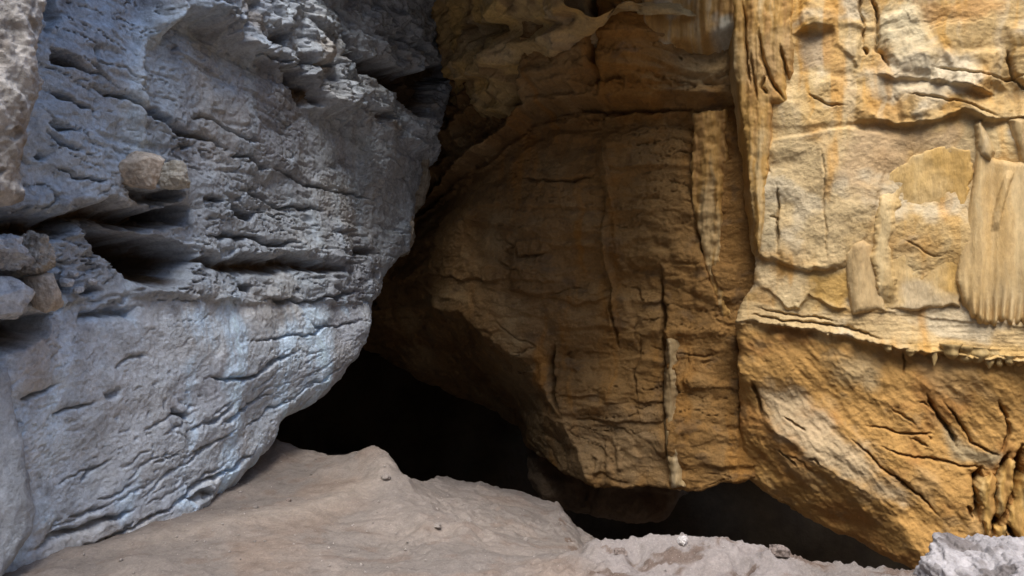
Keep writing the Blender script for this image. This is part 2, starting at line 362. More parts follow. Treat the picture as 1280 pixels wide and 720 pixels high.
# long cracks
for pts, wd, dp in (
    ([(105, 108), (140, 118), (165, 132), (195, 146), (230, 164), (262, 174), (288, 182)], 0.018, 0.14),
    ([(56, 110), (80, 126), (95, 134), (112, 140)], 0.012, 0.09), ([(52, 152), (70, 160), (95, 168)], 0.013, 0.10),
    ([(52, 166), (72, 180), (100, 186)], 0.015, 0.10), ([(72, 212), (92, 220), (128, 226)], 0.010, 0.08),
    ([(55, 188), (62, 200)], 0.02, 0.08), ([(290, 190), (312, 194), (330, 206), (345, 210)], 0.015, 0.09),
    ([(235, 140), (262, 150), (300, 168), (330, 178)], 0.012, 0.06), ([(300, 232), (340, 250), (380, 262), (420, 266)], 0.014, 0.08),
    ([(340, 205), (380, 225), (430, 240), (480, 246)], 0.014, 0.08), ([(250, 290), (300, 298), (340, 306), (380, 306)], 0.016, 0.10),
    ([(320, 372), (360, 378), (400, 374), (450, 362)], 0.014, 0.09), ([(250, 472), (282, 476), (310, 468), (345, 452), (372, 440)], 0.014, 0.08),
    ([(208, 512), (222, 518), (240, 524)], 0.016, 0.09), ([(262, 530), (290, 520), (320, 502), (350, 492)], 0.010, 0.05),
    ([(22, 494), (50, 490), (70, 480)], 0.014, 0.07), ([(60, 522), (90, 514), (120, 505)], 0.010, 0.05), ([(128, 488), (140, 494), (152, 488)], 0.014, 0.06),
    ([(108, 604), (122, 588), (140, 578)], 0.010, 0.05), ([(45, 690), (90, 672), (130, 655), (170, 635)], 0.016, 0.08),
    ([(100, 690), (150, 668), (200, 640), (250, 600), (290, 575)], 0.012, 0.05), ([(215, 632), (250, 606), (290, 588), (330, 560)], 0.014, 0.07),
    ([(175, 622), (200, 600), (240, 570), (280, 540)], 0.010, 0.04), ([(380, 400), (400, 412), (430, 405), (448, 398)], 0.010, 0.05),
    ([(300, 430), (340, 424), (380, 418), (420, 408)], 0.010, 0.05), ([(100, 395), (130, 384), (160, 390), (178, 388)], 0.03, 0.10),
    ([(140, 460), (165, 448), (190, 446)], 0.012, 0.04), ([(300, 62), (330, 70), (372, 82), (420, 80)], 0.02, 0.08), ([(480, 40), (520, 60), (545, 78)], 0.02, 0.08)):
    L.crack(pts, wd, dp)
for i in range(26):                                         # bands of fine bedding along the undercut foot
    t = i / 25.0; rr = np.random.RandomState(i); x0 = 60 + 300 * t + rr.uniform(-25, 25); y0 = 690 - 190 * t + rr.uniform(-70, 6); l = rr.uniform(25, 70)
    L.crack([(x0, y0), (x0 + l * 0.5, y0 - l * 0.26 + rr.uniform(-3, 3)), (x0 + l, y0 - l * (0.5 + 0.2 * t))], rr.uniform(0.006, 0.011), rr.uniform(0.015, 0.04))
oL = np.vstack([L.uv([(px + 16, py + 3) for px, py in ((566, -60), (564, 0), (570, 60), (574, 90), (560, 112), (545, 142), (538, 168), (542, 190), (530, 225), (515, 270), (505, 310), (490, 326), (478, 345), (470, 368), (450, 402), (430, 450), (402, 498), (366, 524), (347, 555), (326, 580), (300, 605), (266, 632), (236, 662), (215, 680))]),
                np.array([(2.2, -0.9), (-8, -0.9), (-8, 9), (5.6, 9)])])
grey = link('grey_rock_face', None, label='big blue-grey limestone face with dark pockets and overhanging foot, filling the left side', cat='rock wall')
link('rock_face', L.mesh('grey_rock_face', M_GREY, oL, R=0.25, back=5.0, thick=2.8, rough=0.35), grey)
print('left', time.time() - T0)

# ------------------------------------------------------------------ the recessed brown wall in the middle
Mw = Sheet((-1.32, 9.3), (2.2, 7.8), span((-3.2, -0.9, 0.06), (-0.9, 4.5, 0.0115)), span((-1.0, 5.4, 0.0115), (5.4, 7.2, 0.12)), lean=0.02)
Mw.warp(0.05, 105, 3.0); x, y = Mw.x, Mw.y
S = y + 0.05 * x + 0.05 * fbm(x * 0.8, y * 0.8, 3, 108)
Mw.h -= 0.6 * sstep(1.7, -0.6, x)
Mw.h += 0.14 * fbm(x * 0.5, y * 0.6, 3, 111) + 0.05 * fbm(x * 1.5, y * 1.9, 3, 112)
f1, e1 = facets(x * 1.1 + 0.2 * fbm(x * 2, y * 2, 3, 102), S * 2.4 + 0.15 * fbm(x * 2, y * 2, 3, 104), 121, 0.8)
f2, e2 = facets(x * 3.2 + 0.3 * fbm(x * 4, y * 4, 3, 106), S * 7.5 + 0.2 * fbm(x * 4, y * 4, 3, 107), 122, 0.8)
f3, e3 = facets(x * 8.5 + 0.3 * fbm(x * 9, y * 9, 3, 126), S * 17, 123, 1.0)
bl = sstep(-0.2, 0.3, fbm(x * 0.9, y * 0.9, 3, 125))
Mw.h += f1 * 0.10 + f2 * 0.030 * (0.5 + bl) + f3 * 0.010 * (0.4 + bl)
for (fu, fs, sd_, th, dep) in ((0.7, 4.2, 141, 0.02, 0.05), (1.6, 9.0, 143, 0.025, 0.025), (3.3, 19.0, 144, 0.04, 0.010)):
    n = np.abs(perlin(x * fu, S * fs + 0.2 * fbm(x * 5, y * 5, 2, 145), sd_))
    Mw.h -= dep * sstep(0.0, 0.35, fbm(x * 1.1 + sd_, S * 1.3, 3, sd_ + 5) + 0.05) * sstep(th, th * 0.2, n)
Mw.h += 0.014 * fbm(x * 6, y * 9, 5, 153, 0.6) + 0.005 * fbm(x * 30, y * 30, 2, 154)
Mw.hollow([(480, 262), (560, 202), (620, 172), (668, 138), (684, 90), (690, 20), (700, -200), (300, -200), (300, 300)], 0.9, 0.3, 0.0)
upt = np.full(len(x), -9.0); kk, dd = Mw.sd([(400, 300), (540, 212), (600, 182), (650, 152), (700, 138), (760, 132), (800, 130), (850, 124), (900, 120), (980, 116), (980, -400), (400, -400)], 1.0); upt[kk] = dd
un = upt + 0.10 * fbm(x * 3.5, y * 5, 5, 163, 0.6)
Mw.h += (0.3 + 0.3 * sstep(0.9, 2.0, x)) * (1 - 0.85 * sstep(2.7, 3.6, x)) * (0.3 * sstep(-0.16, -0.10, un) + 0.4 * sstep(-0.03, 0.03, un) + 0.3 * sstep(0.10, 0.17, un)) * np.exp(-np.clip(upt - 0.3, 0, None) * 0.25) + (1 - 0.8 * sstep(2.7, 3.6, x)) * (0.12 * sstep(0.2, 0.24, upt) + 0.1 * sstep(0.5, 0.56, upt))
Mw.h += sstep(0.35, 0.0, np.abs(upt)) * 0.06 * ridged(x * 2.0, y * 9, 4, 161)
Mw.h -= (0.15 + 0.4 * sstep(2.6, 1.0, x)) * sstep(0.05, -0.05, upt) * np.exp(-np.clip(-upt, 0, None) / 0.4)
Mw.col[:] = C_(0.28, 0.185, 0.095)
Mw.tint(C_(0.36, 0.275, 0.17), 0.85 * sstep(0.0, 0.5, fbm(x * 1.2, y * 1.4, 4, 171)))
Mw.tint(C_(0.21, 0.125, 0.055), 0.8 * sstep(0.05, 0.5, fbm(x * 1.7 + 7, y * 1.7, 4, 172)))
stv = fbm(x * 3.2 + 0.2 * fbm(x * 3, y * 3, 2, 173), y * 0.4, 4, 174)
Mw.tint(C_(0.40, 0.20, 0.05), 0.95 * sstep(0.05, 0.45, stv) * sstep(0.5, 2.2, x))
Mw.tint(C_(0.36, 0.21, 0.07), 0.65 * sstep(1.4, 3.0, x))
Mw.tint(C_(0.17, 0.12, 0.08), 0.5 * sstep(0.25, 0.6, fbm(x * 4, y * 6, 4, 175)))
Mw.paint([(575, 470), (640, 450), (700, 520), (830, 510), (835, 610), (700, 600), (600, 560)], C_(0.34, 0.255, 0.16), 0.2, 0.7, 0.2)
Mw.paint([(760, 150), (860, 150), (860, 330), (770, 330)], C_(0.32, 0.21, 0.095), 0.2, 0.7, 0.2)
Mw.paint([(700, 10), (768, 10), (768, 60), (700, 60)], C_(0.40, 0.35, 0.25), 0.08, 0.8, 0.1)
Mw.paint([(850, 40), (930, 20), (930, 115), (860, 110)], C_(0.42, 0.33, 0.20), 0.1, 0.8, 0.1)
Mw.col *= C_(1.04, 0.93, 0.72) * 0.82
Mw.plate([(702, 14), (766, 10), (768, 58), (740, 62), (700, 56)], 0.16, 0.05)
Mw.plate([(676, 70), (764, 64), (767, 100), (748, 122), (690, 124), (672, 100)], 0.16, 0.05)
Mw.plate([(828, 330), (862, 340), (858, 420), (852, 600), (836, 600), (832, 520), (826, 420)], 0.07, 0.05)
Mw.plate([(826, 330), (925, 330), (925, 620), (832, 615)], 0.08, 0.03)
Mw.plate([(748, 168), (866, 150), (868, 330), (768, 340), (762, 260)], 0.06, 0.03)
Mw.plate([(682, 470), (690, 450), (830, 445), (832, 530), (700, 525)], 0.09, 0.03)
Mw.plate([(640, 300), (760, 300), (762, 362), (720, 376), (640, 366)], 0.06, 0.03)
Mw.ledge([(640, 366), (690, 374), (720, 380), (745, 374), (765, 366)], 0.06, 0.3, 0.012)
Mw.ledge([(760, 209), (790, 208), (822, 205)], 0.05, 0.2, 0.01)
Mw.ledge([(500, 340), (560, 348), (640, 350), (700, 352)], 0.07, 0.3, 0.012)
Mw.ledge([(540, 255), (600, 258), (655, 258), (752, 262)], 0.05, 0.3, 0.012)
Mw.ledge([(690, 494), (740, 492), (828, 502)], 0.05, 0.25, 0.012)
Mw.ledge([(610, 536), (660, 524), (700, 524), (760, 530)], 0.05, 0.2, 0.012, up=False)
Mw.rib([(746, 170), (754, 205), (762, 245), (756, 290), (756, 335), (764, 380), (768, 430)], 0.045, 0.06)
Mw.rib([(742, 560), (750, 575), (748, 592)], 0.03, 0.05); Mw.rib([(760, 556), (762, 590)], 0.03, 0.04); Mw.rib([(775, 556), (778, 588)], 0.03, 0.04)
for i in range(7):
    Mw.rib([(838 + i * 4, 432 + (i % 3) * 4), (838 + i * 4.5, 450), (838 + i * 4.2, 476 + (i * 5) % 16)], 0.018, 0.035)
for pts, wd, dp in (([(768, 6), (767, 60), (768, 108), (760, 124)], 0.03, 0.14), ([(640, 222), (690, 226), (752, 222)], 0.012, 0.06), ([(690, 430), (684, 450), (694, 490), (702, 522)], 0.03, 0.14),
    ([(755, 345), (766, 400), (772, 440)], 0.015, 0.07), ([(826, 330), (830, 420), (834, 520), (838, 605)], 0.02, 0.10), ([(868, 280), (885, 330), (902, 378), (916, 400)], 0.02, 0.10),
    ([(640, 300), (648, 320), (690, 318)], 0.012, 0.05), ([(700, 130), (740, 140), (800, 138), (880, 134)], 0.02, 0.10), ([(722, 20), (720, 60)], 0.01, 0.04), ([(800, 420), (790, 470), (800, 500)], 0.012, 0.04)):
    Mw.crack(pts, wd, dp)
low_edge = [(380, 450), (430, 500), (480, 540), (540, 570), (610, 594), (680, 604), (740, 608), (800, 607), (880, 613), (905, 604), (940, 602), (990, 590)]
Mw.facet([(380, 300), (440, 392), (482, 386), (568, 388), (606, 420), (650, 446), (690, 500), (720, 555), (760, 640), (300, 640)], [(380, 380), (440, 392), (482, 386), (568, 388), (606, 420), (650, 446), (690, 500), (720, 555), (740, 600)], 1.15, 2.4)
oM = np.vstack([Mw.uv(low_edge), np.array([(6, 1.0), (6, 9), (-5, 9), (-5, 2.5)])])
brown = link('brown_rock_wall', None, label='dim brown bedded rock wall set back in the middle, its lower edge hanging over a black hollow', cat='rock wall')
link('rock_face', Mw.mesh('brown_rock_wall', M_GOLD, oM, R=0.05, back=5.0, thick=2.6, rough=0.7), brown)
print('mid', time.time() - T0)

def patch(plane, outline, step, margin=0.06, warp=0.02, seed=0):
    """a smaller sheet on the plane of a wall, just round an outline"""
    q = plane.uv(outline); lo = q.min(0) - margin; hi = q.max(0) + margin
    p = Sheet((0, 0), (1, 0), np.arange(lo[0], hi[0] + step, step), np.arange(lo[1], hi[1] + step, step))
    p.O, p.U, p.V, p.N = plane.O, plane.U, plane.V, plane.N; p.warp(warp, seed, 5.0); return p
def flow_colour(p, seed, base=(0.44, 0.27, 0.09), pale=(0.50, 0.40, 0.25), dark=(0.32, 0.17, 0.05)):
    x, y = p.x, p.y
    p.col[:] = C_(*base); st = fbm(x * 9 + 0.3 * fbm(x * 3, y * 3, 2, seed), y * 0.7, 4, seed + 1)
    p.tint(C_(*pale), 0.8 * sstep(0.05, 0.45, st)); p.col *= C_(1.02, 0.97, 0.85) if base[0] > base[2] * 1.3 else 1.0; p.tint(C_(*dark), 0.7 * sstep(0.05, 0.5, -st + 0.3 * fbm(x * 3, y * 3, 3, seed + 2)))
    return st

# flowstone on the brown wall
o = [(808, -40), (934, -40), (930, 40), (905, 52), (880, 60), (850, 64), (836, 70), (828, 58), (816, 40), (812, 10)]
p = patch(Mw, o, 0.012, 0.12, 0.03, 201); st = flow_colour(p, 202)
p.h += 0.66 - 0.4 * sstep(2.7, 3.5, p.x) + 0.05 * fbm(p.x * 7, p.y * 0.8, 3, 203) + 0.02 * fbm(p.x * 6, p.y * 6, 4, 204); p.tint(C_(0.42, 0.38, 0.28), sstep(0.0, 0.4, fbm(p.x * 2.5, p.y * 2.5, 3, 205)))
link('flowstone_sheet', p.mesh('flowstone_sheet', M_FLOW, o, R=0.08, back=5, thick=0.5), brown, label='orange streaked flowstone sheet high on the wall')
o = [(866, 140), (906, 136), (908, 200), (904, 260), (900, 320), (908, 372), (918, 398), (904, 396), (890, 366), (878, 320), (868, 275), (862, 220), (866, 180)]
p = patch(Mw, o, 0.012, 0.12, 0.03, 211); st = flow_colour(p, 212, (0.40, 0.24, 0.075), (0.44, 0.33, 0.18))
p.h += 0.02 + 0.05 * ridged(p.x * 9 + 0.2 * fbm(p.x * 3, p.y * 3, 2, 213), p.y * 0.8, 3, 213) + 0.03 * fbm(p.x * 10, p.y * 10, 4, 214)
link('flowstone_streak', p.mesh('flowstone_streak', M_FLOW, o, R=0.07, back=5, thick=0.5), brown, label='orange flowstone streak running down the wall')
o = [(838, 424), (844, 424), (850, 470), (846, 520), (850, 570), (858, 606), (840, 608), (836, 560), (832, 500)]
p = patch(Mw, o, 0.012, 0.10, 0.03, 221); st = flow_colour(p, 222, (0.38, 0.28, 0.15), (0.46, 0.38, 0.26), (0.3, 0.19, 0.08))
p.h += 0.12 + 0.04 * ridged(p.x * 11, p.y * 0.9, 3, 223) + 0.02 * fbm(p.x * 10, p.y * 10, 4, 224)
link('flowstone_rib', p.mesh('flowstone_rib', M_FLOW, o, R=0.06, back=5, thick=0.5), brown, label='pale vertical flowstone rib low on the wall')

# ------------------------------------------------------------------ the dim rock hanging further in, under the brown wall
Lw = Sheet((-0.8, 10.6), (3.0, 9.1), np.arange(-1.6, 5.0, 0.025), np.arange(-2.2, 2.6, 0.025))
Lw.warp(0.08, 301, 2.0); x, y = Lw.x, Lw.y
Lw.h += 0.15 * fbm(x * 0.7, y * 0.7, 3, 302); f1, e1 = facets(x * 1.3, y * 2.2, 303, 0.8); Lw.h += 0.16 * f1 + 0.06 * fbm(x * 4, y * 4, 5, 304, 0.6)
Lw.col[:] = C_(0.15, 0.105, 0.065); Lw.tint(C_(0.11, 0.07, 0.04), sstep(0, 0.5, fbm(x * 2, y * 2, 3, 305)))  # same rock as the wall, its colour darkened to stand for shade
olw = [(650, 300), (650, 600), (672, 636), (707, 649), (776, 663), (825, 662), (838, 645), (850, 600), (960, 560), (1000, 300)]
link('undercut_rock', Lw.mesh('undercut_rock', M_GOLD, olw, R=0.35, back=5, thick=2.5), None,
     'rounded rock with painted shade under the brown wall, just above the black gap over the floor', 'rock')

# ------------------------------------------------------------------ the golden wall on the right
G = Sheet((2.208, 7.5), (4.29, 6.6), span((-0.45, 2.75, 0.0085), (2.75, 8.0, 0.12)), span((-1.5, -0.95, 0.05), (-0.95, 4.6, 0.0085), (4.6, 7.2, 0.12)), lean=0.0)
G.warp(0.035, 405, 4.0); x, y = G.x, G.y
S = y + 0.08 * x + 0.04 * fbm(x, y, 3, 408)
LE = [(900, 398), (920, 402), (960, 405), (1000, 411), (1060, 421), (1100, 431), (1140, 440), (1180, 441), (1230, 448), (1300, 453), (1500, 470)]
yle = np.interp(x, *G.uv(LE).T) + 0.05 * fbm(x * 4.5, x * 0 + 2, 5, 409, 0.65); below = sstep(0.02, -0.02, y - yle)
SH = [(900, 372), (940, 376), (990, 390), (1060, 392), (1130, 388), (1200, 400), (1300, 408), (1500, 420)]
ysh = np.interp(x, *G.uv(SH).T); shelf = sstep(0.02, -0.02, y - ysh) * (1 - below)
G.h += 0.10 * fbm(x * 0.6, y * 0.7, 3, 411) + 0.035 * fbm(x * 1.8, y * 1.8, 3, 412)
f1, e1 = facets(x * 1.4 + 0.2 * fbm(x * 2, y * 2, 3, 402), S * 2.0 + 0.2 * fbm(x * 2, y * 2, 3, 404), 421, 0.9)
f2, e2 = facets(x * 4.0 + 0.3 * fbm(x * 5, y * 5, 3, 406), S * 6.5 + 0.2 * fbm(x * 5, y * 5, 3, 407), 422, 0.9)
f3, e3 = facets(x * 10 + 0.3 * fbm(x * 9, y * 9, 3, 426), S * 17, 423, 1.0)
bl = sstep(-0.1, 0.35, fbm(x * 0.9, y * 0.9, 3, 425))
top = sstep(-0.1, 0.2, y - G.uv([(1100, 155)])[0][1])
G.h += f1 * 0.05 * (0.4 + 0.8 * top) * (1 - 0.6 * below) + f2 * 0.020 * (0.25 + 0.6 * bl * (0.3 + top) + 0.3 * below) + f3 * 0.006 * (0.3 + bl * (0.4 + top) + 0.4 * below)
G.h += 0.006 * fbm(x * 9, y * 9, 4, 453, 0.6) + 0.0035 * fbm(x * 30, y * 30, 2, 454)
dg = x * 0.75 + y * 0.66; dq = -x * 0.66 + y * 0.75                       # the lower bulge has relief running down to the right
G.h += below * (0.035 * fbm(dg * 3.5, dq * 1.2, 4, 461) + 0.018 * ridged(dg * 8, dq * 3.0, 3, 462) + 0.05 * fbm(x * 1.1, y * 1.1, 2, 463))
G.h += shelf * 0.009 * ridged(x * 1.5, y * 24, 3, 464)
# colour
G.col[:] = C_(0.48, 0.345, 0.165)
G.tint(C_(0.54, 0.425, 0.24), 0.9 * sstep(-0.05, 0.4, fbm(x * 1.3, y * 1.5, 4, 471)))
G.tint(C_(0.45, 0.265, 0.09), 0.8 * sstep(0.05, 0.45, fbm(x * 1.1 + 5, y * 0.8, 4, 472)))
stv = fbm(x * 5 + 0.3 * fbm(x * 3, y * 3, 2, 473), y * 0.5, 4, 474)
G.tint(C_(0.50, 0.285, 0.07), 0.9 * sstep(0.05, 0.45, stv) * (0.4 + 0.6 * top)); G.tint(C_(0.55, 0.45, 0.30), 0.7 * sstep(0.1, 0.5, -stv) * (0.3 + 0.7 * top))
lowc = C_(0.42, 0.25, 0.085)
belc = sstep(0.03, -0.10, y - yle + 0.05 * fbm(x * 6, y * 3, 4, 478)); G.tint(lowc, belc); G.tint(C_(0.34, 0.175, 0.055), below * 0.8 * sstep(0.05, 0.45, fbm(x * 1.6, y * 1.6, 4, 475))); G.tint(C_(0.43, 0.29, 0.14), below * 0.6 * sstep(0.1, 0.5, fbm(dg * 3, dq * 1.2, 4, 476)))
G.tint(C_(0.46, 0.355, 0.205), shelf * 0.8)
G.tint(C_(0.30, 0.21, 0.11), 0.45 * sstep(0.28, 0.6, fbm(x * 5, S * 6, 4, 477)))
G.paint([(965, 180), (1100, 165), (1110, 210), (1085, 300), (1050, 330), (960, 325), (945, 260)], C_(0.53, 0.43, 0.27), 0.2, 0.75, 0.25)
G.paint([(945, 225), (975, 215), (975, 322), (948, 318)], C_(0.48, 0.43, 0.31), 0.10, 0.6, 0.12)
G.paint([(1070, 165), (1200, 160), (1205, 185), (1140, 195), (1090, 250), (1050, 230)], C_(0.43, 0.31, 0.19), 0.10, 0.7, 0.12)
G.paint([(1095, 10), (1150, 5), (1170, 100), (1110, 95)], C_(0.53, 0.49, 0.36), 0.1, 0.7, 0.12)
G.paint([(1175, 70), (1215, 70), (1220, 112), (1180, 110)], C_(0.60, 0.52, 0.38), 0.08, 0.8, 0.1)
G.paint([(1000, 45), (1040, 44), (1040, 85), (1000, 90)], C_(0.38, 0.30, 0.21), 0.05, 0.8, 0.05)
G.paint([(1150, 5), (1260, 0), (1250, 25), (1160, 30)], C_(0.50, 0.28, 0.10), 0.08, 0.7, 0.15)
G.paint([(1110, 110), (1170, 105), (1165, 150), (1115, 155)], C_(0.37, 0.26, 0.12), 0.08, 0.7, 0.1)
G.paint([(945, 330), (1005, 345), (1000, 385), (985, 382), (960, 365), (945, 355)], C_(0.55, 0.45, 0.29), 0.08, 0.8, 0.10)
G.paint([(1010, 345), (1062, 340), (1062, 385), (1020, 375)], C_(0.45, 0.29, 0.09), 0.05, 0.8, 0.06)
G.paint([(945, 482), (985, 485), (1040, 530), (1085, 560), (1110, 600), (1130, 630), (1100, 620), (1060, 600), (1010, 570), (955, 530)], C_(0.48, 0.39, 0.27), 0.10, 0.85, 0.14)
G.paint([(1180, 535), (1215, 558), (1252, 570), (1240, 585), (1192, 576)], C_(0.31, 0.26, 0.17), 0.04, 0.85, 0.04)
G.paint([(1040, 440), (1100, 450), (1090, 480), (1045, 475)], C_(0.34, 0.29, 0.19), 0.10, 0.6, 0.12)
G.paint([(1130, 425), (1290, 432), (1290, 450), (1140, 440)], C_(0.52, 0.35, 0.13), 0.05, 0.7, 0.06)
G.tint(C_(0.53, 0.47, 0.36), (1 - below) * 0.75 * sstep(0.12, 0.45, fbm(x * 1.7 + 3, y * 1.9 + 8, 4, 479)))
G.tint(C_(0.50, 0.265, 0.055), (1 - below) * 0.6 * sstep(0.2, 0.5, fbm(x * 3.1 + 6, y * 0.7, 4, 480)))
G.col *= C_(1.02, 0.965, 0.84) * 0.97
# relief
Gl = G.ledge
G.h += 0.055 * (1 - below) * (0.3 + 0.7 * sstep(0.0, 0.6, x))
G.h += shelf * np.clip((ysh - y) / (np.abs(ysh - yle) + 0.02), 0, 1) * 0.03
Gl([(920, 401), (960, 405), (1000, 411), (1060, 421), (1100, 431), (1140, 440), (1180, 441), (1230, 448), (1300, 453), (1500, 470)], 0.03, 0.08, 0.02, under=0.04)
Gl([(1068, 156), (1100, 155), (1120, 158), (1165, 154), (1182, 148), (1200, 144), (1230, 152), (1300, 150)], 0.10, 0.35, 0.012, under=0.03)
Gl([(994, 43), (1015, 38), (1042, 41)], 0.07, 0.3, 0.01, under=0.02)
Gl([(1158, 102), (1190, 108), (1222, 118), (1240, 120)], 0.12, 0.22, 0.012, under=0.03)
Gl([(1094, 94), (1118, 104), (1160, 100)], 0.08, 0.2, 0.012)
Gl([(942, 322), (975, 330), (1012, 341), (1052, 334)], 0.07, 0.3, 0.012, under=0.02)
Gl([(944, 356), (965, 366), (985, 384), (1000, 384), (1010, 368), (1040, 384), (1062, 390)], 0.05, 0.12, 0.010)
Gl([(1055, 391), (1100, 390), (1130, 389), (1200, 401), (1300, 409)], 0.02, 0.2, 0.010)
G.plate([(1098, 20), (1145, 8), (1178, 60), (1168, 98), (1120, 98), (1102, 70)], 0.10, 0.08)
G.plate([(1176, 62), (1250, 60), (1262, 112), (1226, 118), (1180, 106)], 0.10, 0.08)
G.plate([(1252, 30), (1330, 30), (1330, 120), (1262, 112)], 0.08, 0.08)
G.plate([(1000, -60), (1082, -60), (1082, 30), (1074, 90), (1040, 60), (1040, 38), (1000, 40)], 0.07, 0.04)
G.plate([(946, 178), (1060, 158), (1110, 170), (1108, 215), (1085, 300), (1052, 334), (1010, 340), (946, 322)], 0.05, 0.04)
G.plate([(950, 92), (990, 88), (1070, 96), (1100, 152), (1060, 160), (950, 166)], 0.04, 0.06)
G.plate([(1115, 112), (1160, 108), (1165, 150), (1118, 154)], 0.06, 0.05)
for pts, wd, dp in (([(1092, -10), (1096, 30), (1098, 60), (1112, 92)], 0.014, 0.07), ([(1075, -10), (1078, 30), (1080, 62)], 0.012, 0.05), ([(1080, 60), (1086, 68)], 0.016, 0.06),
    ([(1160, 85), (1190, 92), (1240, 100), (1290, 96)], 0.010, 0.04), ([(1255, 60), (1268, 100), (1290, 120)], 0.012, 0.06), ([(1130, 120), (1190, 130), (1250, 150)], 0.010, 0.04),
    ([(952, 160), (955, 195), (962, 220)], 0.012, 0.06), ([(972, 230), (974, 320)], 0.012, 0.05), ([(1030, 180), (1030, 250), (1034, 330)], 0.008, 0.02),
    ([(960, 270), (972, 272), (975, 300)], 0.008, 0.03), ([(1010, 120), (1030, 132), (1058, 136)], 0.010, 0.04), ([(1130, 300), (1160, 318), (1180, 322)], 0.006, 0.02),
    ([(930, 394), (990, 400), (1060, 410), (1110, 422)], 0.010, 0.05), ([(945, 385), (1000, 394), (1050, 402)], 0.008, 0.04), ([(1130, 440), (1132, 470)], 0.007, 0.04),
    ([(1158, 492), (1172, 520), (1182, 535), (1200, 562)], 0.014, 0.08), ([(1180, 500), (1200, 530), (1215, 555), (1252, 571)], 0.010, 0.05), ([(980, 520), (1010, 540)], 0.010, 0.04),
    ([(1080, 530), (1130, 540), (1170, 545)], 0.008, 0.04), ([(1090, 556), (1140, 572), (1210, 585), (1240, 590)], 0.009, 0.04), ([(1250, 500), (1262, 540), (1252, 570)], 0.012, 0.06), ([(1060, 545), (1110, 590), (1150, 620), (1180, 650)], 0.010, 0.05),
    ([(1226, 586), (1220, 610), (1221, 640), (1226, 652)], 0.026, 0.16), ([(1263, 568), (1252, 590), (1247, 620), (1246, 650)], 0.026, 0.18), ([(1278, 556), (1272, 600), (1262, 626), (1250, 650), (1240, 674)], 0.030, 0.20),
    ([(1262, 655), (1270, 672), (1280, 682)], 0.02, 0.12), ([(1256, 664), (1258, 684)], 0.014, 0.08), ([(1210, 630), (1216, 650)], 0.014, 0.06), ([(1232, 610), (1236, 640), (1234, 660)], 0.012, 0.06), ([(940, 476), (946, 500), (952, 520)], 0.02, 0.08)):
    G.crack(pts, wd, dp)
for i in range(8):
    rr = np.random.RandomState(500 + i); xx = rr.uniform(965, 1180); yy = rr.uniform(500, 640); l = rr.uniform(15, 40)
    G.crack([(xx, yy), (xx + l * 0.5, yy + l * 0.3 + rr.uniform(-4, 4)), (xx + l, yy + l * 0.7)], rr.uniform(0.006, 0.012), rr.uniform(0.015, 0.04))
ridge = [(930, 470), (945, 496), (962, 530), (1010, 572), (1070, 604), (1120, 642), (1150, 690), (1200, 760)]
G.facet([(900, 440), (930, 470), (945, 496), (962, 530), (1010, 572), (1070, 604), (1120, 642), (1150, 690), (1200, 760), (860, 800)], ridge, 0.75, 0.7)
# bumps of the broken ledge lip
lip = np.exp(-((y - yle) / 0.035) ** 2); G.h += lip * 0.07 * ridged(x * 5, y * 8, 4, 481)
oG = np.vstack([G.uv([(916, -60), (918, 40), (918, 90), (926, 150), (936, 220), (944, 300), (942, 345), (926, 382), (920, 402), (920, 440), (920, 500), (919, 560), (922, 606), (946, 630), (989, 655), (1041, 685), (1090, 703), (1128, 716), (1150, 728)]),
                np.array([(1.9, -1.9), (9.5, -1.9), (9.5, 9), (-0.2, 9)])])
gold = link('golden_rock_wall', None, label='tall golden limestone wall with flowstone curtains and a jutting ledge on the right', cat='rock wall')
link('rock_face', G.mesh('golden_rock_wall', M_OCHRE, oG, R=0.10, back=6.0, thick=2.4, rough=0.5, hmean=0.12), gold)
print('right', time.time() - T0)
# ---- flowstone parts of the golden wall
o = [(916, -50), (992, -50), (990, 20), (990, 70), (986, 130), (966, 134), (964, 180), (960, 230), (956, 290), (950, 320), (944, 300), (938, 230), (930, 160), (920, 100), (917, 40)]
p = patch(G, o, 0.009, 0.10, 0.02, 501); st = flow_colour(p, 502, (0.45, 0.275, 0.085), (0.52, 0.40, 0.22), (0.36, 0.19, 0.055))
p.h += 0.11 + 0.035 * ridged(p.x * 6.5 + 0.15 * fbm(p.x * 2, p.y * 2, 2, 503), p.y * 0.35, 3, 503) + 0.02 * fbm(p.x * 3, p.y * 3, 4, 504) + 0.012 * fbm(p.x * 14, p.y * 9, 3, 505)
p.tint(C_(0.40, 0.30, 0.15), 0.7 * sstep(0.0, 0.4, fbm(p.x * 2.5, p.y * 2.0, 3, 506)) * sstep(120, 60, 0 * p.x + 90))
for pts, wd, dp in (([(950, 40), (955, 80), (968, 110), (984, 130)], 0.014, 0.06), ([(975, 60), (985, 100), (986, 128)], 0.016, 0.08), ([(940, 70), (944, 110), (950, 130)], 0.012, 0.05), ([(930, 0), (934, 60), (940, 120)], 0.012, 0.05), ([(960, 95), (952, 112), (962, 122)], 0.012, 0.05)): p.crack(pts, wd, dp)
link('flowstone_pilaster', p.mesh('flowstone_pilaster', M_FLOW, o, R=0.07, back=5, thick=0.7), gold, label='tall orange flowstone pilaster at the left edge of the wall')
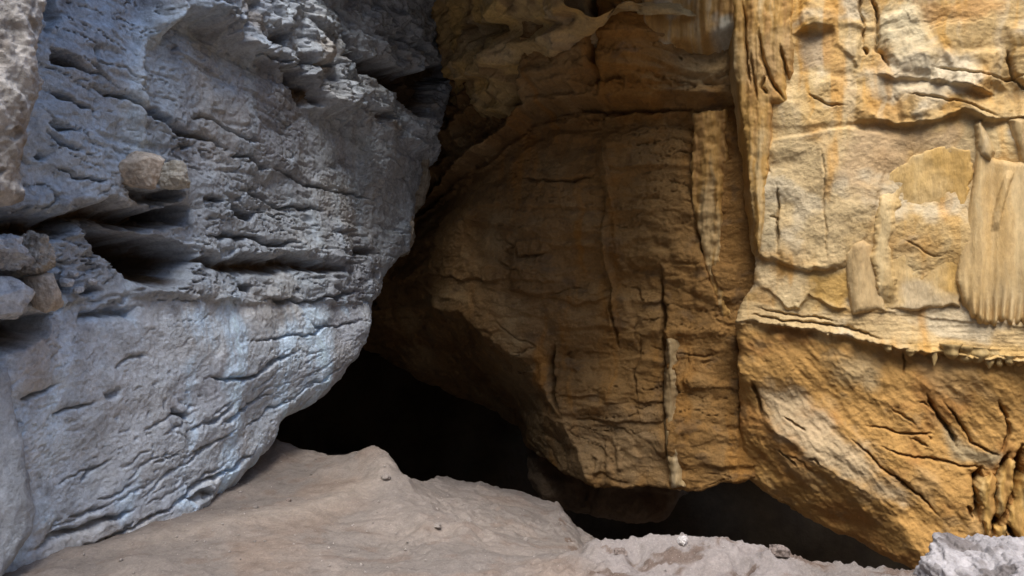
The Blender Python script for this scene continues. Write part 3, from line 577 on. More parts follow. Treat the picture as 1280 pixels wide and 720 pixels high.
# smooth orange pane between the curtains
o = [(1088, 305), (1094, 262), (1104, 225), (1125, 205), (1155, 188), (1195, 182), (1216, 192), (1210, 260), (1203, 330), (1200, 384), (1150, 386), (1118, 390), (1098, 388)]
p = patch(G, o, 0.009, 0.10, 0.045, 511); flow_colour(p, 512, (0.49, 0.36, 0.18), (0.53, 0.42, 0.24), (0.46, 0.31, 0.12))
p.h += 0.065 + 0.025 * fbm(p.x * 2.2, p.y * 1.2, 3, 513) + 0.006 * fbm(p.x * 12, p.y * 8, 3, 514)
p.paint([(1165, 190), (1216, 185), (1206, 380), (1175, 380), (1185, 280)], C_(0.47, 0.28, 0.07), 0.10, 0.85, 0.1); p.paint([(1110, 215), (1160, 192), (1180, 230), (1130, 260)], C_(0.50, 0.32, 0.10), 0.12, 0.6, 0.12)
p.paint([(1130, 350), (1200, 372), (1200, 390), (1118, 392)], C_(0.50, 0.40, 0.25), 0.06, 0.7, 0.10)
p.rib([(1112, 235), (1104, 270), (1098, 320), (1106, 380)], 0.10, 0.07)
link('flowstone_pane', p.mesh('flowstone_pane', M_FLOW, o, R=0.035, back=4, thick=0.25), gold, label='smooth orange flowstone pane between the two curtains')
# the narrow curtain
o = [(1054, 316), (1066, 304), (1080, 300), (1090, 306), (1096, 325), (1099, 350), (1106, 388), (1092, 388), (1078, 391), (1066, 393), (1061, 372), (1058, 345)]
p = patch(G, o, 0.0075, 0.08, 0.012, 521); flow_colour(p, 522, (0.48, 0.36, 0.20), (0.52, 0.42, 0.26), (0.43, 0.29, 0.13))
p.h += 0.125 + 0.022 * np.cos((p.x - G.uv([(1075, 350)])[0][0]) * 26) + 0.01 * fbm(p.x * 10, p.y * 4, 3, 523)
link('flowstone_curtain', p.mesh('flowstone_curtain', M_FLOW, o, R=0.06, back=5, thick=0.35), gold, label='short rounded flowstone curtain with a dark slit beside it')
# the wide fluted curtain
o = [(1218, 178), (1226, 190), (1244, 200), (1268, 204), (1300, 200), (1340, 200), (1340, 412), (1300, 406), (1284, 411), (1272, 403), (1262, 408), (1250, 400), (1240, 406), (1226, 404), (1212, 394), (1200, 372), (1195, 350), (1198, 315), (1208, 268), (1216, 225)]
p = patch(G, o, 0.0065, 0.08, 0.010, 531); flow_colour(p, 532, (0.48, 0.345, 0.17), (0.53, 0.41, 0.23), (0.44, 0.28, 0.10))
q0 = p.uv([(1196, 360), (1280, 405), (1222, 190)]); vb = q0[1][1]; vt = q0[2][1]
t = np.clip((vt - p.y) / (vt - vb), 0, 1)                               # 0 at the top, 1 at the hem
ph = (p.x - q0[0][0]) * 108 + 3.0 * t * t + 2.6 * fbm(p.x * 5, p.y * 1.2, 3, 533)
fl = np.cos(ph); p.h += 0.105 + 0.05 * t + (0.001 + 0.022 * t ** 7 * np.clip(0.75 + 1.2 * fbm(p.x * 7, p.y * 2, 2, 535), 0.2, 1)) * fl + 0.012 * np.cos(ph * 0.31 + 1) + 0.02 * fbm(p.x * 2.5, p.y * 1.0, 3, 534)
p.h -= 0.03 * sstep(0.80, 0.98, t) * sstep(0.2, -0.8, fl)
p.rib([(1240, 290), (1248, 250), (1262, 215)], 0.03, 0.03)
p.paint([(1240, 350), (1300, 355), (1300, 385), (1225, 380)], C_(0.42, 0.31, 0.16), 0.08, 0.5, 0.08)
link('flowstone_curtain', p.mesh('flowstone_curtain', M_FLOW, o, R=0.05, back=6, thick=0.42), gold, label='wide fluted flowstone curtain ending in a fringe')
for o, hh in (([(1217, 158), (1224, 154), (1230, 170), (1240, 192), (1236, 204), (1222, 196), (1218, 180)], 0.15), ([(1262, 152), (1282, 148), (1300, 150), (1300, 206), (1284, 208), (1276, 212), (1272, 190), (1266, 170)], 0.12)):
    p = patch(G, o, 0.007, 0.08, 0.010, 541); flow_colour(p, 542, (0.44, 0.32, 0.16), (0.5, 0.4, 0.25), (0.4, 0.26, 0.1)); p.h += hh + 0.012 * fbm(p.x * 8, p.y * 4, 3, 543)
    link('flowstone_tongue', p.mesh('flowstone_tongue', M_FLOW, o, R=0.05, back=5, thick=0.4), gold)

# ---- stalactites under the ledge: lathed, uneven drops
def drop_mesh(name, length, r, seed, bulb=0.0, mat=M_FLOW, col=(0.46, 0.32, 0.13)):
    nu, nv = 18, 16; a = np.linspace(0, 2 * np.pi, nu); t = np.linspace(0, 1, nv)
    A, T = np.meshgrid(a, t, indexing='ij'); rs = np.random.RandomState(seed); k = rs.uniform(0, 6, 4)
    R_ = r * ((1 - T) ** 0.7 * (1 - bulb) + bulb * np.sqrt(np.clip(1 - (T * 1.0) ** 2, 0, 1))) * (1 + 0.16 * np.sin(2 * A + k[0] + 3 * T) + 0.10 * np.sin(3 * A + k[1]) + 0.12 * np.sin(9 * T + k[2])) + 0.001
    X = np.stack([R_ * np.cos(A) + 0.1 * r * np.sin(4 * T + k[3]), R_ * np.sin(A), -T * length], -1).reshape(-1, 3)
    c = np.tile(np.array(col), (len(X), 1)) * (0.85 + 0.3 * fbm(X[:, 0] * 30 + seed, X[:, 2] * 14, 3, seed))[:, None]
    return grid_mesh(name, X, nu, nv, c, mat)
def on(plane, px, py, h):
    D_ = np.array([(px - 640) / F, 1.0, -(py - 360) / F]); C0 = np.array([0, 0, CAMZ]); return C0 + D_ * (((plane.O + h * plane.N - C0) @ plane.N) / (D_ @ plane.N))
for i, (px, py, ln, r, b) in enumerate([(1138, 436, 0.05, 0.035, 0.5), (1168, 438, 0.10, 0.022, 0), (1190, 430, 0.10, 0.055, 1), (1207, 432, 0.11, 0.06, 1), (1224, 434, 0.10, 0.06, 1), (1236, 443, 0.09, 0.03, 0.7), (1240, 436, 0.08, 0.05, 1), (1250, 443, 0.08, 0.03, 0.8),
                                       (1262, 444, 0.07, 0.04, 0.8), (1274, 444, 0.07, 0.04, 1), (1110, 431, 0.05, 0.03, 0.6)]):
    ob = link('stalactite', drop_mesh('stalactite', ln * 1.35, r * 1.25, 600 + i, b), gold); ob.location = on(G, px, py, 0.09 + 0.02 * (i % 3))
# bent flowstone ribs at the foot of the golden wall
for k, o in enumerate(([(1246, 600), (1262, 572), (1270, 580), (1262, 622), (1250, 650), (1246, 640)], [(1258, 650), (1268, 620), (1284, 590), (1310, 580), (1310, 680), (1284, 690), (1268, 664)], [(1224, 610), (1240, 588), (1246, 600), (1242, 640), (1236, 672), (1228, 650)], [(1244, 660), (1258, 655), (1262, 690), (1246, 700)],
                       [(1144, 655), (1156, 648), (1164, 668), (1168, 690), (1150, 705), (1144, 680)], [(1158, 664), (1176, 658), (1184, 690), (1166, 694)])):
    p = patch(G, o, 0.009, 0.08, 0.03, 551 + k); flow_colour(p, 552 + k, (0.42, 0.26, 0.08), (0.46, 0.33, 0.15), (0.34, 0.18, 0.05)); p.h += (0.05 if k < 4 else -0.06) + 0.05 * fbm(p.x * 9, p.y * 3, 3, 553 + k)
    link('flowstone_root', p.mesh('flowstone_root', M_FLOW, o, R=0.05, back=5, thick=0.4), gold)

# ------------------------------------------------------------------ the overhang between the grey and the golden rock
D = Sheet((-0.72, 9.6), (0.5, 6.9), np.arange(-0.7, 2.9, 0.012), np.arange(2.4, 6.6, 0.012), lean=0.25, zref=4.0)
D.warp(0.06, 701, 3.0); x, y = D.x, D.y
D.h += 0.2 * fbm(x * 0.9, y * 0.9, 3, 702) + 0.10 * ridged(x * 1.6, y * 2.4, 4, 703) + 0.03 * fbm(x * 7, y * 7, 4, 704)
f1, e1 = facets(x * 1.7 + 0.3 * fbm(x * 2, y * 2, 3, 705), y * 2.6, 706, 1.0); D.h += 0.24 * f1
f2, e2 = facets(x * 6 + 0.3 * fbm(x * 5, y * 5, 3, 707), y * 8, 708, 1.0); D.h += 0.025 * f2
D.col[:] = C_(0.33, 0.23, 0.10); D.tint(C_(0.42, 0.28, 0.10), 0.9 * sstep(0, 0.4, fbm(x * 2, y * 2, 4, 709))); D.tint(C_(0.20, 0.13, 0.06), 0.9 * sstep(0.05, 0.4, fbm(x * 3 + 4, y * 3, 4, 710))); D.tint(C_(0.36, 0.28, 0.17), 0.5 * sstep(0.1, 0.5, fbm(x * 2.6 + 9, y * 2.6, 4, 711)))
D.col *= 1.4
D.ledge([(570, 100), (620, 90), (660, 74)], 0.10, 0.3, 0.04, under=0.08)
D.hollow([(578, 30), (640, 22), (700, 20), (690, 40), (640, 52), (590, 50)], 0.25, 0.12, 0.3)
oD = np.vstack([D.uv([(540, 156), (565, 154), (592, 150), (618, 136), (645, 108), (668, 80), (690, 52), (706, 36), (718, 8), (728, -40)]), np.array([(4, 7.5), (-3, 7.5), (-3, 3.2)])])
link('rock_overhang', D.mesh('rock_overhang', M_GOLD, oD, R=0.2, back=5, thick=1.6, rough=0.8), None, 'knobbly brown rock overhang at the top, between the grey face and the golden wall', 'rock overhang')

# ------------------------------------------------------------------ the near buttress and the flowstone foot at the left edge
B = Sheet((-2.86 + 0.45, 4.4 - 0.19), (-0.755 + 0.45, 9.3 - 0.19), span((-3.5, -1.2, 0.1), (-1.2, 0.75, 0.0075)), span((1.5, 3.6, 0.0075), (3.6, 6.8, 0.1)), lean=0.05)
B.warp(0.05, 801, 4.0); x, y = B.x, B.y
dg = x * 0.8 + y * 0.45
B.h += 0.06 * fbm(x * 2, y * 1.2, 3, 802) + 0.05 * ridged(dg * 4, y * 1.6, 4, 803) + 0.014 * fbm(x * 12, y * 12, 4, 804, 0.6) + 0.005 * fbm(x * 40, y * 40, 2, 805)
f1, e1 = facets(x * 4 + 0.3 * fbm(x * 4, y * 4, 3, 806), y * 3 + x * 2, 807, 1.0); B.h += 0.05 * f1
B.h -= 0.03 * sstep(0.4, 0.65, perlin(x * 9, y * 7, 808))
B.col[:] = C_(0.40, 0.375, 0.34); B.tint(C_(0.52, 0.49, 0.45), 0.8 * sstep(-0.1, 0.4, fbm(x * 5, y * 5, 4, 809))); B.tint(C_(0.27, 0.23, 0.19), 0.8 * sstep(0.1, 0.5, fbm(x * 5 + 3, y * 3, 4, 810))); B.tint(C_(0.15, 0.13, 0.11), 0.7 * sstep(0.35, 0.6, fbm(x * 9, y * 7, 3, 811)))
oB = np.vstack([B.uv([(66, -60), (62, 0), (58, 40), (52, 70), (56, 110), (48, 150), (40, 190), (44, 225), (38, 252), (15, 258), (-30, 250)]), np.array([(-4, 2.2), (-4, 8), (0.8, 8)])])
link('rock_buttress', B.mesh('rock_buttress', M_GREY, oB, R=0.14, back=5, thick=0.9, rough=0.8), None, 'pale rough rock buttress cut off by the left edge, at the top', 'rock')
o = [(-120, 440), (4, 455), (10, 500), (20, 548), (30, 590), (36, 630), (32, 664), (12, 700), (-20, 735), (-120, 760)]
p = patch(L, o, 0.009, 0.08, 0.025, 821); flow_colour(p, 822, (0.38, 0.41, 0.44), (0.44, 0.47, 0.50), (0.33, 0.35, 0.37)); p.h += 0.12 + 0.04 * fbm(p.x * 3, p.y * 1.5, 3, 823) + 0.012 * fbm(p.x * 9, p.y * 6, 4, 824)
link('flowstone_foot', p.mesh('flowstone_foot', M_GREY, o, R=0.10, back=4, thick=0.5), grey, label='smooth pale blue flowstone at the left edge')

# ------------------------------------------------------------------ loose blocks
def n3(X, f, o, seed):
    return (fbm(X[:, 0] * f, X[:, 1] * f, o, seed) + fbm(X[:, 1] * f + 7, X[:, 2] * f, o, seed + 1) + fbm(X[:, 2] * f + 3, X[:, 0] * f + 5, o, seed + 2)) / 1.8
def block_mesh(name, size, seed, n=40, chips=16, rough=0.05, cols=((0.4, 0.38, 0.35), (0.5, 0.48, 0.45), (0.25, 0.22, 0.19)), mat=M_GREY, boxy=0.6, depth=0.72, fine=1.0):
    """an angular stone: rounded box, chipped by planes, roughened; size = half extents"""
    t = np.linspace(-1, 1, n); Vs = []; Qs = []
    for ax in range(3):
        for sg in (-1, 1):
            a, b = np.meshgrid(t, t, indexing='ij'); c = np.full_like(a, sg)
            v = np.zeros((n * n, 3)); v[:, ax] = c.ravel(); v[:, (ax + 1) % 3] = (a * sg).ravel(); v[:, (ax + 2) % 3] = b.ravel()
            i, j = np.meshgrid(np.arange(n - 1), np.arange(n - 1), indexing='ij'); k = (i * n + j).ravel() + len(Vs) * n * n
            Qs.append(np.stack([k, k + n, k + n + 1, k + 1], 1)); Vs.append(v)
    v = np.vstack(Vs); Q_ = np.vstack(Qs)
    sph = v / np.linalg.norm(v, axis=1)[:, None]; v = lerp(sph, v * 0.82, boxy)
    rs = np.random.RandomState(seed)
    for _ in range(chips):
        nn = rs.normal(size=3); nn /= np.linalg.norm(nn); off = rs.uniform(depth, 0.98); d = v @ nn - off
        v = v - np.where(d > 0, d * 0.95, 0)[:, None] * nn
    size = np.array(size); X = v * size; s0 = size.mean(); off = seed * 1.37
    X = X + sph * (s0 * rough * (n3(X / s0 + off, 2.2, 4, seed) * 1.6 + fine * 0.4 * n3(X / s0 + off, 9, 3, seed + 5)))[:, None]
    key = np.round(v * 1e5).astype(np.int64); _, first, inv = np.unique(key, axis=0, return_index=True, return_inverse=True)
    X = X[first]; Q_ = inv.ravel()[Q_]
    c = np.tile(C_(*cols[0]), (len(X), 1)); Z = X / s0 + off
    c = lerp(c, C_(*cols[1]), (0.85 * sstep(-0.05, 0.4, n3(Z, 2.5, 4, seed + 8)))[:, None]); c = lerp(c, C_(*cols[2]), (0.8 * sstep(0.1, 0.45, n3(Z, 3.1, 4, seed + 12)))[:, None])
    return raw_mesh(name, X, Q_, c, mat)
def block(name, pos, size, seed, rot=(0, 0, 0), label=None, cat='rock', group=None, parent=None, **k):
    ob = link(name, block_mesh(name, size, seed, **k), parent, label, None if parent else cat, group); ob.location = pos; ob.rotation_euler = rot; return ob
TAN = ((0.50, 0.43, 0.35), (0.58, 0.52, 0.44), (0.38, 0.31, 0.24)); BLU = ((0.48, 0.50, 0.52), (0.60, 0.62, 0.63), (0.34, 0.33, 0.32)); CRG = ((0.36, 0.33, 0.28), (0.52, 0.48, 0.42), (0.14, 0.12, 0.1))
RZ = math.atan2(L.U[1], L.U[0])
block('wedged_block', on(L, 176, 212, 0.10), (0.15, 0.17, 0.135), 11, (0.1, 0.05, RZ), 'tan angular block jutting from the grey face above the dark pocket', cols=TAN, boxy=0.75, rough=0.06)
block('wedged_block', on(L, 213, 219, 0.07), (0.11, 0.16, 0.105), 12, (0.0, 0.1, RZ + 0.2), 'smaller greenish-grey block jutting from the grey face, right of the tan block', cols=((0.46, 0.44, 0.38), (0.55, 0.53, 0.47), (0.33, 0.30, 0.24)), boxy=0.7, rough=0.08)
block('boulder', on(L, 4, 372, 0.14), (0.155, 0.18, 0.135), 13, (0, 0.1, RZ), 'pale blue-grey boulder at the left edge, beside the tan stone', cols=BLU, boxy=0.7, group='stones lodged at the left edge')
block('boulder', on(L, 55, 366, 0.12), (0.075, 0.12, 0.13), 14, (0.05, -0.12, RZ), 'tan upright stone lodged between the pale boulder and the grey face', cols=TAN, boxy=0.55, group='stones lodged at the left edge')
block('boulder', on(L, 42, 317, 0.10), (0.10, 0.14, 0.125), 15, (0, 0.25, RZ), 'craggy knob of pale stone standing in front of the dark slot, above the tan stone', cols=CRG, boxy=0.2, rough=0.14, fine=1.6, depth=0.62, group='stones lodged at the left edge')
block('boulder', on(L, 2, 316, 0.08), (0.14, 0.16, 0.10), 16, (0, 0.0, RZ), 'crumbly grey stone at the left edge, above the pale boulder', cols=BLU, boxy=0.4, rough=0.13, fine=1.6, group='stones lodged at the left edge')
for i, (px, py, a, b) in enumerate([(84, 353, .04, .03), (98, 362, .035, .025), (92, 342, .03, .02), (114, 352, .035, .022)]):
    block('small_stone', on(L, px, py, 0.02), (a, a, b), 20 + i, (0, 0, RZ + i), ['pale stone in the crumbly seam, closest to the tan upright stone', 'pale stone low in the crumbly seam, second from the tan upright stone', 'tiny pale stone highest in the crumbly seam beside the tan upright stone', 'pale stone in the crumbly seam, farthest from the tan upright stone'][i], cols=BLU, n=16, group='small stones in the seam of the grey face')
block('hanging_lobe', on(L, 503, 290, -0.22), (0.13, 0.26, 0.30), 31, (0, 0.12, 0.3), parent=grey, cols=((0.30, 0.27, 0.22), (0.36, 0.33, 0.28), (0.2, 0.16, 0.11)), boxy=0.1, rough=0.12, depth=0.8)
block('hanging_lobe', on(L, 520, 222, -0.28), (0.14, 0.30, 0.50), 32, (0, 0.16, 0.3), parent=grey, cols=((0.32, 0.30, 0.25), (0.40, 0.37, 0.31), (0.2, 0.16, 0.11)), boxy=0.1, rough=0.10, depth=0.8)

# ------------------------------------------------------------------ the ground: dirt, heaped into a mound, sinking into the hollow behind it
gx = span((-400, -40, 40), (-40, -20, 2), (-20, -5, 0.5), (-5, -3.3, 0.06), (-3.3, 3.1, 0.0135), (3.1, 5, 0.08), (5, 20, 0.5), (20, 40, 2), (40, 400, 40))
gy = span((-400, -40, 40), (-40, -20, 2), (-20, 0, 0.5), (0, 3.8, 0.06), (3.8, 7.6, 0.0135), (7.6, 14, 0.08), (14, 40, 2.0))
X, Y = np.meshgrid(gx, gy, indexing='ij'); P = np.stack([X.ravel(), Y.ravel()], 1); x, y = P.T
CR = np.array([(-4.0, 8.6, 0.25), (-2.9, 7.8, 0.26), (-2.12, 7.2, 0.19), (-1.72, 7.25, 0.06), (-1.45, 7.1, 0.07), (-1.22, 6.95, 0.10), (-0.98, 6.6, 0.07), (-0.78, 6.25, -0.02), (-0.58, 5.9, -0.06), (-0.36, 5.6, -0.085), (0.05, 5.25, -0.10), (0.36, 5.0, -0.085), (0.46, 4.72, 0.04), (0.52, 4.62, 0.125), (0.8, 4.62, 0.13), (1.0, 4.62, 0.15), (1.34, 4.55, 0.13), (1.68, 4.42, 0.06), (2.05, 4.32, 0.05), (2.6, 4.3, 0.08), (4.5, 4.4, 0.1)])
Wp = P + 0.06 * np.stack([fbm(x * 3, y * 3, 4, 901), fbm(x * 3 + 9, y * 3, 4, 902)], 1)
d, cp, al, _, LL = poly_dist(Wp, CR[:, :2], False)
ar = np.concatenate([[0], np.cumsum(np.linalg.norm(np.diff(CR[:, :2], axis=0), axis=1))]); 
ta = np.linspace(0, ar[-1], 150); cs = np.stack([np.interp(ta, ar, CR[:, k]) for k in range(3)], 1)
num = np.zeros(len(x)); den = np.zeros(len(x))
for q in cs:
    wq = ((Wp[:, 0] - q[0]) ** 2 + (Wp[:, 1] - q[1]) ** 2 + 0.004) ** -2.5; num += wq * q[2]; den += wq
zc = num / den
back = poly_dist(Wp, np.vstack([CR[:, :2], [(60, 4.6), (60, 60), (-60, 60), (-60, 9)]]), True)[3]
dd_ = np.clip(d, 0, 60)
wr = np.interp(x, [-2.2, -0.4, 0.4, 0.6], [0.9, 0.55, 0.35, 0.35])          # how far the front of the heap runs out
zf = zc * np.exp(-(dd_ / wr) ** 1.3)
stp = np.interp(x, [-2.5, -1.4, -1.1, -0.5, 0.0, 0.45, 0.6, 1.6, 2.2], [0.1, 0.3, 0.5, 0.4, 0.2, 0.2, 0.6, 0.6, 0.6])
zb = zc - 0.28 * stp * (1 - np.exp(-dd_ / 0.18)) - lerp(np.interp(x, [-2.2, -1.2, -0.6, 0.6, 1.2], [1.6, 2.6, 3.0, 3.0, 3.2]) * (1 - np.exp(-dd_ / np.interp(x, [-2.2, -1.2, -0.7], [2.6, 1.8, 1.4]))), 0.25 * dd_, 0.98 * sstep(-1.3, -0.8, x) * sstep(1.2, 0.5, x - 0.2 * (y - 5)) * sstep(3.2, 1.6, dd_))
z = np.where(back, zb, zf); z = np.where((np.abs(x) > 9) | (y < -2), 0 * z, z)
rr_ = np.hypot(x, np.minimum(y - 3, 0)); z += 16 * sstep(7.5, 17, rr_) * sstep(5, 1, y) + sstep(8, 14, rr_) * sstep(3, -2, y) * 1.5 * fbm(x * 0.15, y * 0.15, 4, 909)   # unseen slopes added round the camera to block low sky light
nearm = np.exp(-(np.abs(x) / 9) ** 4) * np.exp(-(np.abs(y - 6) / 6) ** 4)
z += nearm * (0.05 * fbm(x * 1.3, y * 1.3, 3, 911) + 0.018 * fbm(x * 4, y * 4, 3, 912) + 0.005 * fbm(x * 15, y * 15, 4, 913, 0.6) + 0.004 * fbm(x * 45, y * 45, 2, 914))
cl = ridged(x * 6, y * 6, 3, 915); z += nearm * 0.02 * sstep(0.35, 0.8, cl) * sstep(0.0, 0.4, fbm(x * 1.5, y * 1.5, 2, 916)) * (x > -0.8)
z += np.where((x > 0.4), nearm * 0.045 * np.abs(fbm(x * 7, y * 7, 5, 917, 0.6)), 0)
# the worn path towards the mound, and small scarps on its flank
pth = np.array([(-3.0, 4.6), (-2.2, 5.1), (-1.6, 5.55), (-1.15, 6.1), (-1.0, 6.5)]); dp_ = poly_dist(Wp, pth, False)[0]; z += 0.025 * np.exp(-(dp_ / 0.14) ** 2)
z += 0.07 * np.exp(-((Wp[:, 0] + 1.25) ** 2 + (Wp[:, 1] - 6.85) ** 2) / 0.3 ** 2)
fl = np.array([(-1.2, 6.9), (-0.98, 6.3), (-0.80, 5.8), (-0.62, 5.5), (-0.40, 5.32)]); df = poly_dist(Wp, fl, False)[0]; z += 0.06 * np.exp(-(df / 0.16) ** 2)
for (cx, cy, r, hh) in ((-0.72, 5.35, 0.10, -0.05), (-0.45, 5.25, 0.09, -0.05), (-0.28, 5.45, 0.08, 0.05), (-0.55, 5.3, 0.06, 0.04), (-0.22, 5.3, 0.05, -0.04), (0.72, 4.45, 0.08, -0.04), (1.25, 4.3, 0.07, -0.06), (1.45, 4.3, 0.1, 0.05)):
    z += hh * np.exp(-((Wp[:, 0] - cx) ** 2 + (Wp[:, 1] - cy) ** 2) / r ** 2)
c = np.tile(C_(0.265, 0.238, 0.218), (len(x), 1))
def mixc(c, k, t): return lerp(c, C_(*k), np.clip(t, 0, 1)[:, None])
c = mixc(c, (0.33, 0.29, 0.26), 0.8 * sstep(-0.1, 0.4, fbm(x * 1.6, y * 1.6, 4, 921))); c = mixc(c, (0.30, 0.235, 0.19), 0.6 * sstep(0.05, 0.5, fbm(x * 1.1 + 4, y * 1.3, 4, 922)))
c = mixc(c, (0.24, 0.19, 0.16), 0.6 * sstep(0.15, 0.5, fbm(x * 5, y * 5, 4, 923))); c = mixc(c, (0.40, 0.35, 0.305), 0.75 * np.exp(-(dp_ / 0.16) ** 2))
c = mixc(c, (0.31, 0.28, 0.26), 0.7 * sstep(-1.3, -0.9, x) * sstep(-0.1, -0.5, x) * sstep(5.2, 5.8, y))
c = mixc(c, (0.36, 0.33, 0.32), 0.7 * sstep(0.3, 0.6, x) * sstep(1.7, 1.4, x) * sstep(5.0, 4.6, y)); c = mixc(c, (0.16, 0.115, 0.09), 0.85 * sstep(0.12, 0.4, fbm(x * 4 + 2, y * 6, 5, 924, 0.6)) * (x > 0.4))
c *= C_(0.72, 0.695, 0.67)
ZG = z.reshape(len(gx), len(gy))
def ground_z(px, py):
    i = np.clip(np.searchsorted(gx, px), 1, len(gx) - 1); j = np.clip(np.searchsorted(gy, py), 1, len(gy) - 1); return float(ZG[i, j])
link('ground', grid_mesh('ground', np.stack([x, y, z], 1), len(gx), len(gy), c, M_DIRT), kind='structure')

# stones on the dirt
PALE = ((0.55, 0.52, 0.50), (0.66, 0.64, 0.62), (0.42, 0.38, 0.35))
block('stone', (0.98, 4.52, ground_z(0.98, 4.52) + 0.018), (0.032, 0.03, 0.03), 41, (0.2, 0.3, 0.5), 'single white stone on the dirt ridge in the foreground', cat='stone', cols=PALE, n=18, rough=0.12)
rs = np.random.RandomState(7)
for i, (px, py, r, lab) in enumerate([(-1.66, 5.85, 0.022, 'small dark pebble on the bare slope below the grey face'), (-1.84, 5.65, 0.018, 'smallest pebble on the slope, nearest the foot of the grey face'),
    (-0.30, 5.5, 0.028, 'dirt-coloured clod at the right foot of the mound, farther of two'), (-0.5, 5.3, 0.026, 'dirt-coloured clod at the foot of the mound, nearer the camera'), (0.10, 5.9, 0.02, 'tiny pale pebble in the shade behind the mound'),
    (-1.0, 6.25, 0.035, 'pebble half sunk in the front of the mound'), (1.48, 4.35, 0.05, 'dark clod on the right end of the foreground dirt ridge'), (0.62, 4.5, 0.035, 'dark clod on the left end of the foreground dirt ridge')]):
    dk = ((0.2, 0.16, 0.14), (0.28, 0.23, 0.2), (0.12, 0.1, 0.09)) if 'dark' in lab else ((0.25, 0.22, 0.2), (0.31, 0.28, 0.25), (0.18, 0.15, 0.13))
    block('stone', (px, py, ground_z(px, py) + r * 0.3), (r * 1.2, r, r * 0.75), 50 + i, (rs.uniform(-.3, .3), rs.uniform(-.3, .3), rs.uniform(0, 6)), lab, cat='stone', cols=dk, mat=M_DIRT, n=14, rough=0.15)
def gravel():
    rs = np.random.RandomState(77); n = 1300; V = []; Q_ = []; cc = []
    base = np.array([(1, 0, 0), (0.2, 0.9, 0.1), (-0.9, 0.3, 0), (-0.3, -0.9, 0.1), (0.1, 0.1, 0.7), (0, 0, -0.5)]); tri = np.array([(0, 1, 4), (1, 2, 4), (2, 3, 4), (3, 0, 4), (1, 0, 5), (2, 1, 5), (3, 2, 5), (0, 3, 5)])
    clus = rs.uniform((-2.6, 4.2), (2.2, 7.0), (60, 2)); k = 0
    while k < n:
        q = clus[rs.randint(60)] + rs.normal(size=2) * 0.22 if rs.rand() < 0.6 else rs.uniform((-2.8, 4.1), (2.4, 7.2))
        r = 0.003 + 0.011 * rs.rand() ** 5; a = rs.uniform(0, 6.28); b = base * (1 + 0.35 * rs.normal(size=(6, 3))) * r
        b = np.stack([b[:, 0] * math.cos(a) - b[:, 1] * math.sin(a), b[:, 0] * math.sin(a) + b[:, 1] * math.cos(a), b[:, 2]], 1) + np.array([q[0], q[1], ground_z(q[0], q[1]) + r * 0.15])
        V.append(b); Q_.append(tri + 6 * k); cc.append(np.tile(C_(0.28, 0.25, 0.23) * rs.uniform(0.6, 1.6), (6, 1))); k += 1
    link('gravel', raw_mesh('gravel', np.vstack(V), np.vstack(Q_), np.vstack(cc), M_DIRT), label='fine grit and gravel scattered over the dirt floor', cat='gravel', kind='stuff')
gravel()
block('pale_boulder', (2.66, 4.0, -0.04), (0.58, 0.45, 0.33), 61, (0.0, 0.16, -0.15), 'rough whitish boulder in the bottom right corner', cols=((0.31, 0.29, 0.285), (0.43, 0.405, 0.40), (0.13, 0.11, 0.10)), mat=M_PALE, n=110, chips=10, rough=0.10, fine=1.6, boxy=0.45, depth=0.8)

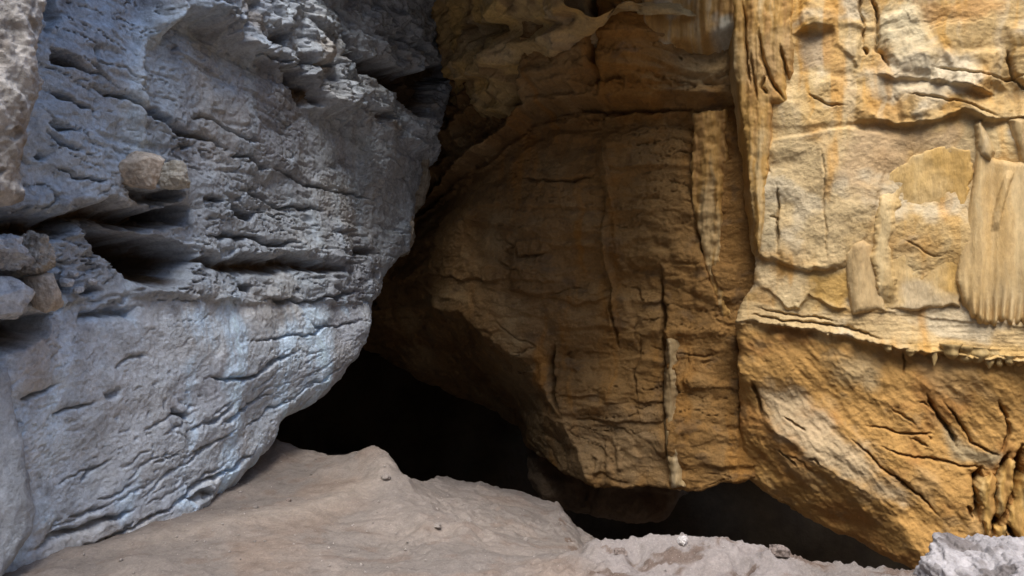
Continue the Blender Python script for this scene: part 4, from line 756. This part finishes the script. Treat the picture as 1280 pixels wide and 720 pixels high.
# ------------------------------------------------------------------ the rest of the cave: roof, back and sides, mostly out of view
def shell(name, A, Bp, C, n, m, seed, amp=0.35):
    """rough rock sheet from corner A along Bp-A and C-A"""
    A, Bp, C = map(lambda q: np.array(q, float), (A, Bp, C)); a, b = np.meshgrid(np.linspace(0, 1, n), np.linspace(0, 1, m), indexing='ij'); a = a.ravel(); b = b.ravel()
    X = A + a[:, None] * (Bp - A) + b[:, None] * (C - A); nn = np.cross(Bp - A, C - A); nn /= np.linalg.norm(nn)
    u_ = a * np.linalg.norm(Bp - A); v_ = b * np.linalg.norm(C - A)
    X += nn * (amp * (fbm(u_ * 0.4, v_ * 0.4, 4, seed) + 0.4 * ridged(u_ * 0.9, v_ * 0.9, 3, seed + 4)))[:, None]
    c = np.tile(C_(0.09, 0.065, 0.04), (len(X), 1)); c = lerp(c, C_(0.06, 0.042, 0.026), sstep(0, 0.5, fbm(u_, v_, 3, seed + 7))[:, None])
    link(name, grid_mesh(name, X, n, m, c, M_SHELL), kind='structure')
def roof():
    E = np.array([(-7.5, 5.2, 6.4), (-3.2, 6.4, 6.0), (-1.7, 7.0, 5.6), (-0.9, 5.1, 4.5), (0.0, 4.3, 4.1), (1.0, 4.4, 4.2), (1.75, 5.4, 4.7), (2.1, 6.8, 5.4), (2.4, 8.0, 6.1)])  # unseen front edge, its lobe shaped to keep light off the middle wall
    n, m = 140, 120; L_ = np.concatenate([[0], np.cumsum(np.linalg.norm(np.diff(E[:, :2], axis=0), axis=1))]); t = np.linspace(0, L_[-1], n)
    e = np.stack([np.interp(t, L_, E[:, k]) for k in range(3)], 1); far = np.stack([e[:, 0] * 0.9 + 0.3, np.full(n, 15.5), np.full(n, 6.4)], 1)
    b = np.linspace(0, 1, m); X = (e[:, None] * (1 - b)[None, :, None] + far[:, None] * b[None, :, None]).reshape(-1, 3)
    X[:, 2] += 0.25 * fbm(X[:, 0] * 0.5, X[:, 1] * 0.5, 4, 951) + 0.12 * ridged(X[:, 0], X[:, 1], 3, 955)
    X[:, 1] += 0.3 * fbm(X[:, 0] * 0.8, X[:, 0] * 0 + 3, 3, 957) * np.tile(1 - b, n)
    c = np.tile(C_(0.09, 0.065, 0.04), (len(X), 1)); c = lerp(c, C_(0.06, 0.042, 0.026), sstep(0, 0.5, fbm(X[:, 0], X[:, 1], 3, 958))[:, None])
    link('cave_roof', grid_mesh('cave_roof', X, n, m, c, M_SHELL), kind='structure')
roof()
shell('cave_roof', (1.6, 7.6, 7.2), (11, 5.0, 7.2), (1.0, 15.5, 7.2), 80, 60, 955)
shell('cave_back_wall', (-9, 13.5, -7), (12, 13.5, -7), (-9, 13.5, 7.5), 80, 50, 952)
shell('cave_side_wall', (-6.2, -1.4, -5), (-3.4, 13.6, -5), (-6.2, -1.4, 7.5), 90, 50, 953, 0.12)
print('script', time.time() - T0, 'tris', sum(len(o.data.polygons) * 2 for o in bpy.data.objects if o.type == 'MESH'))
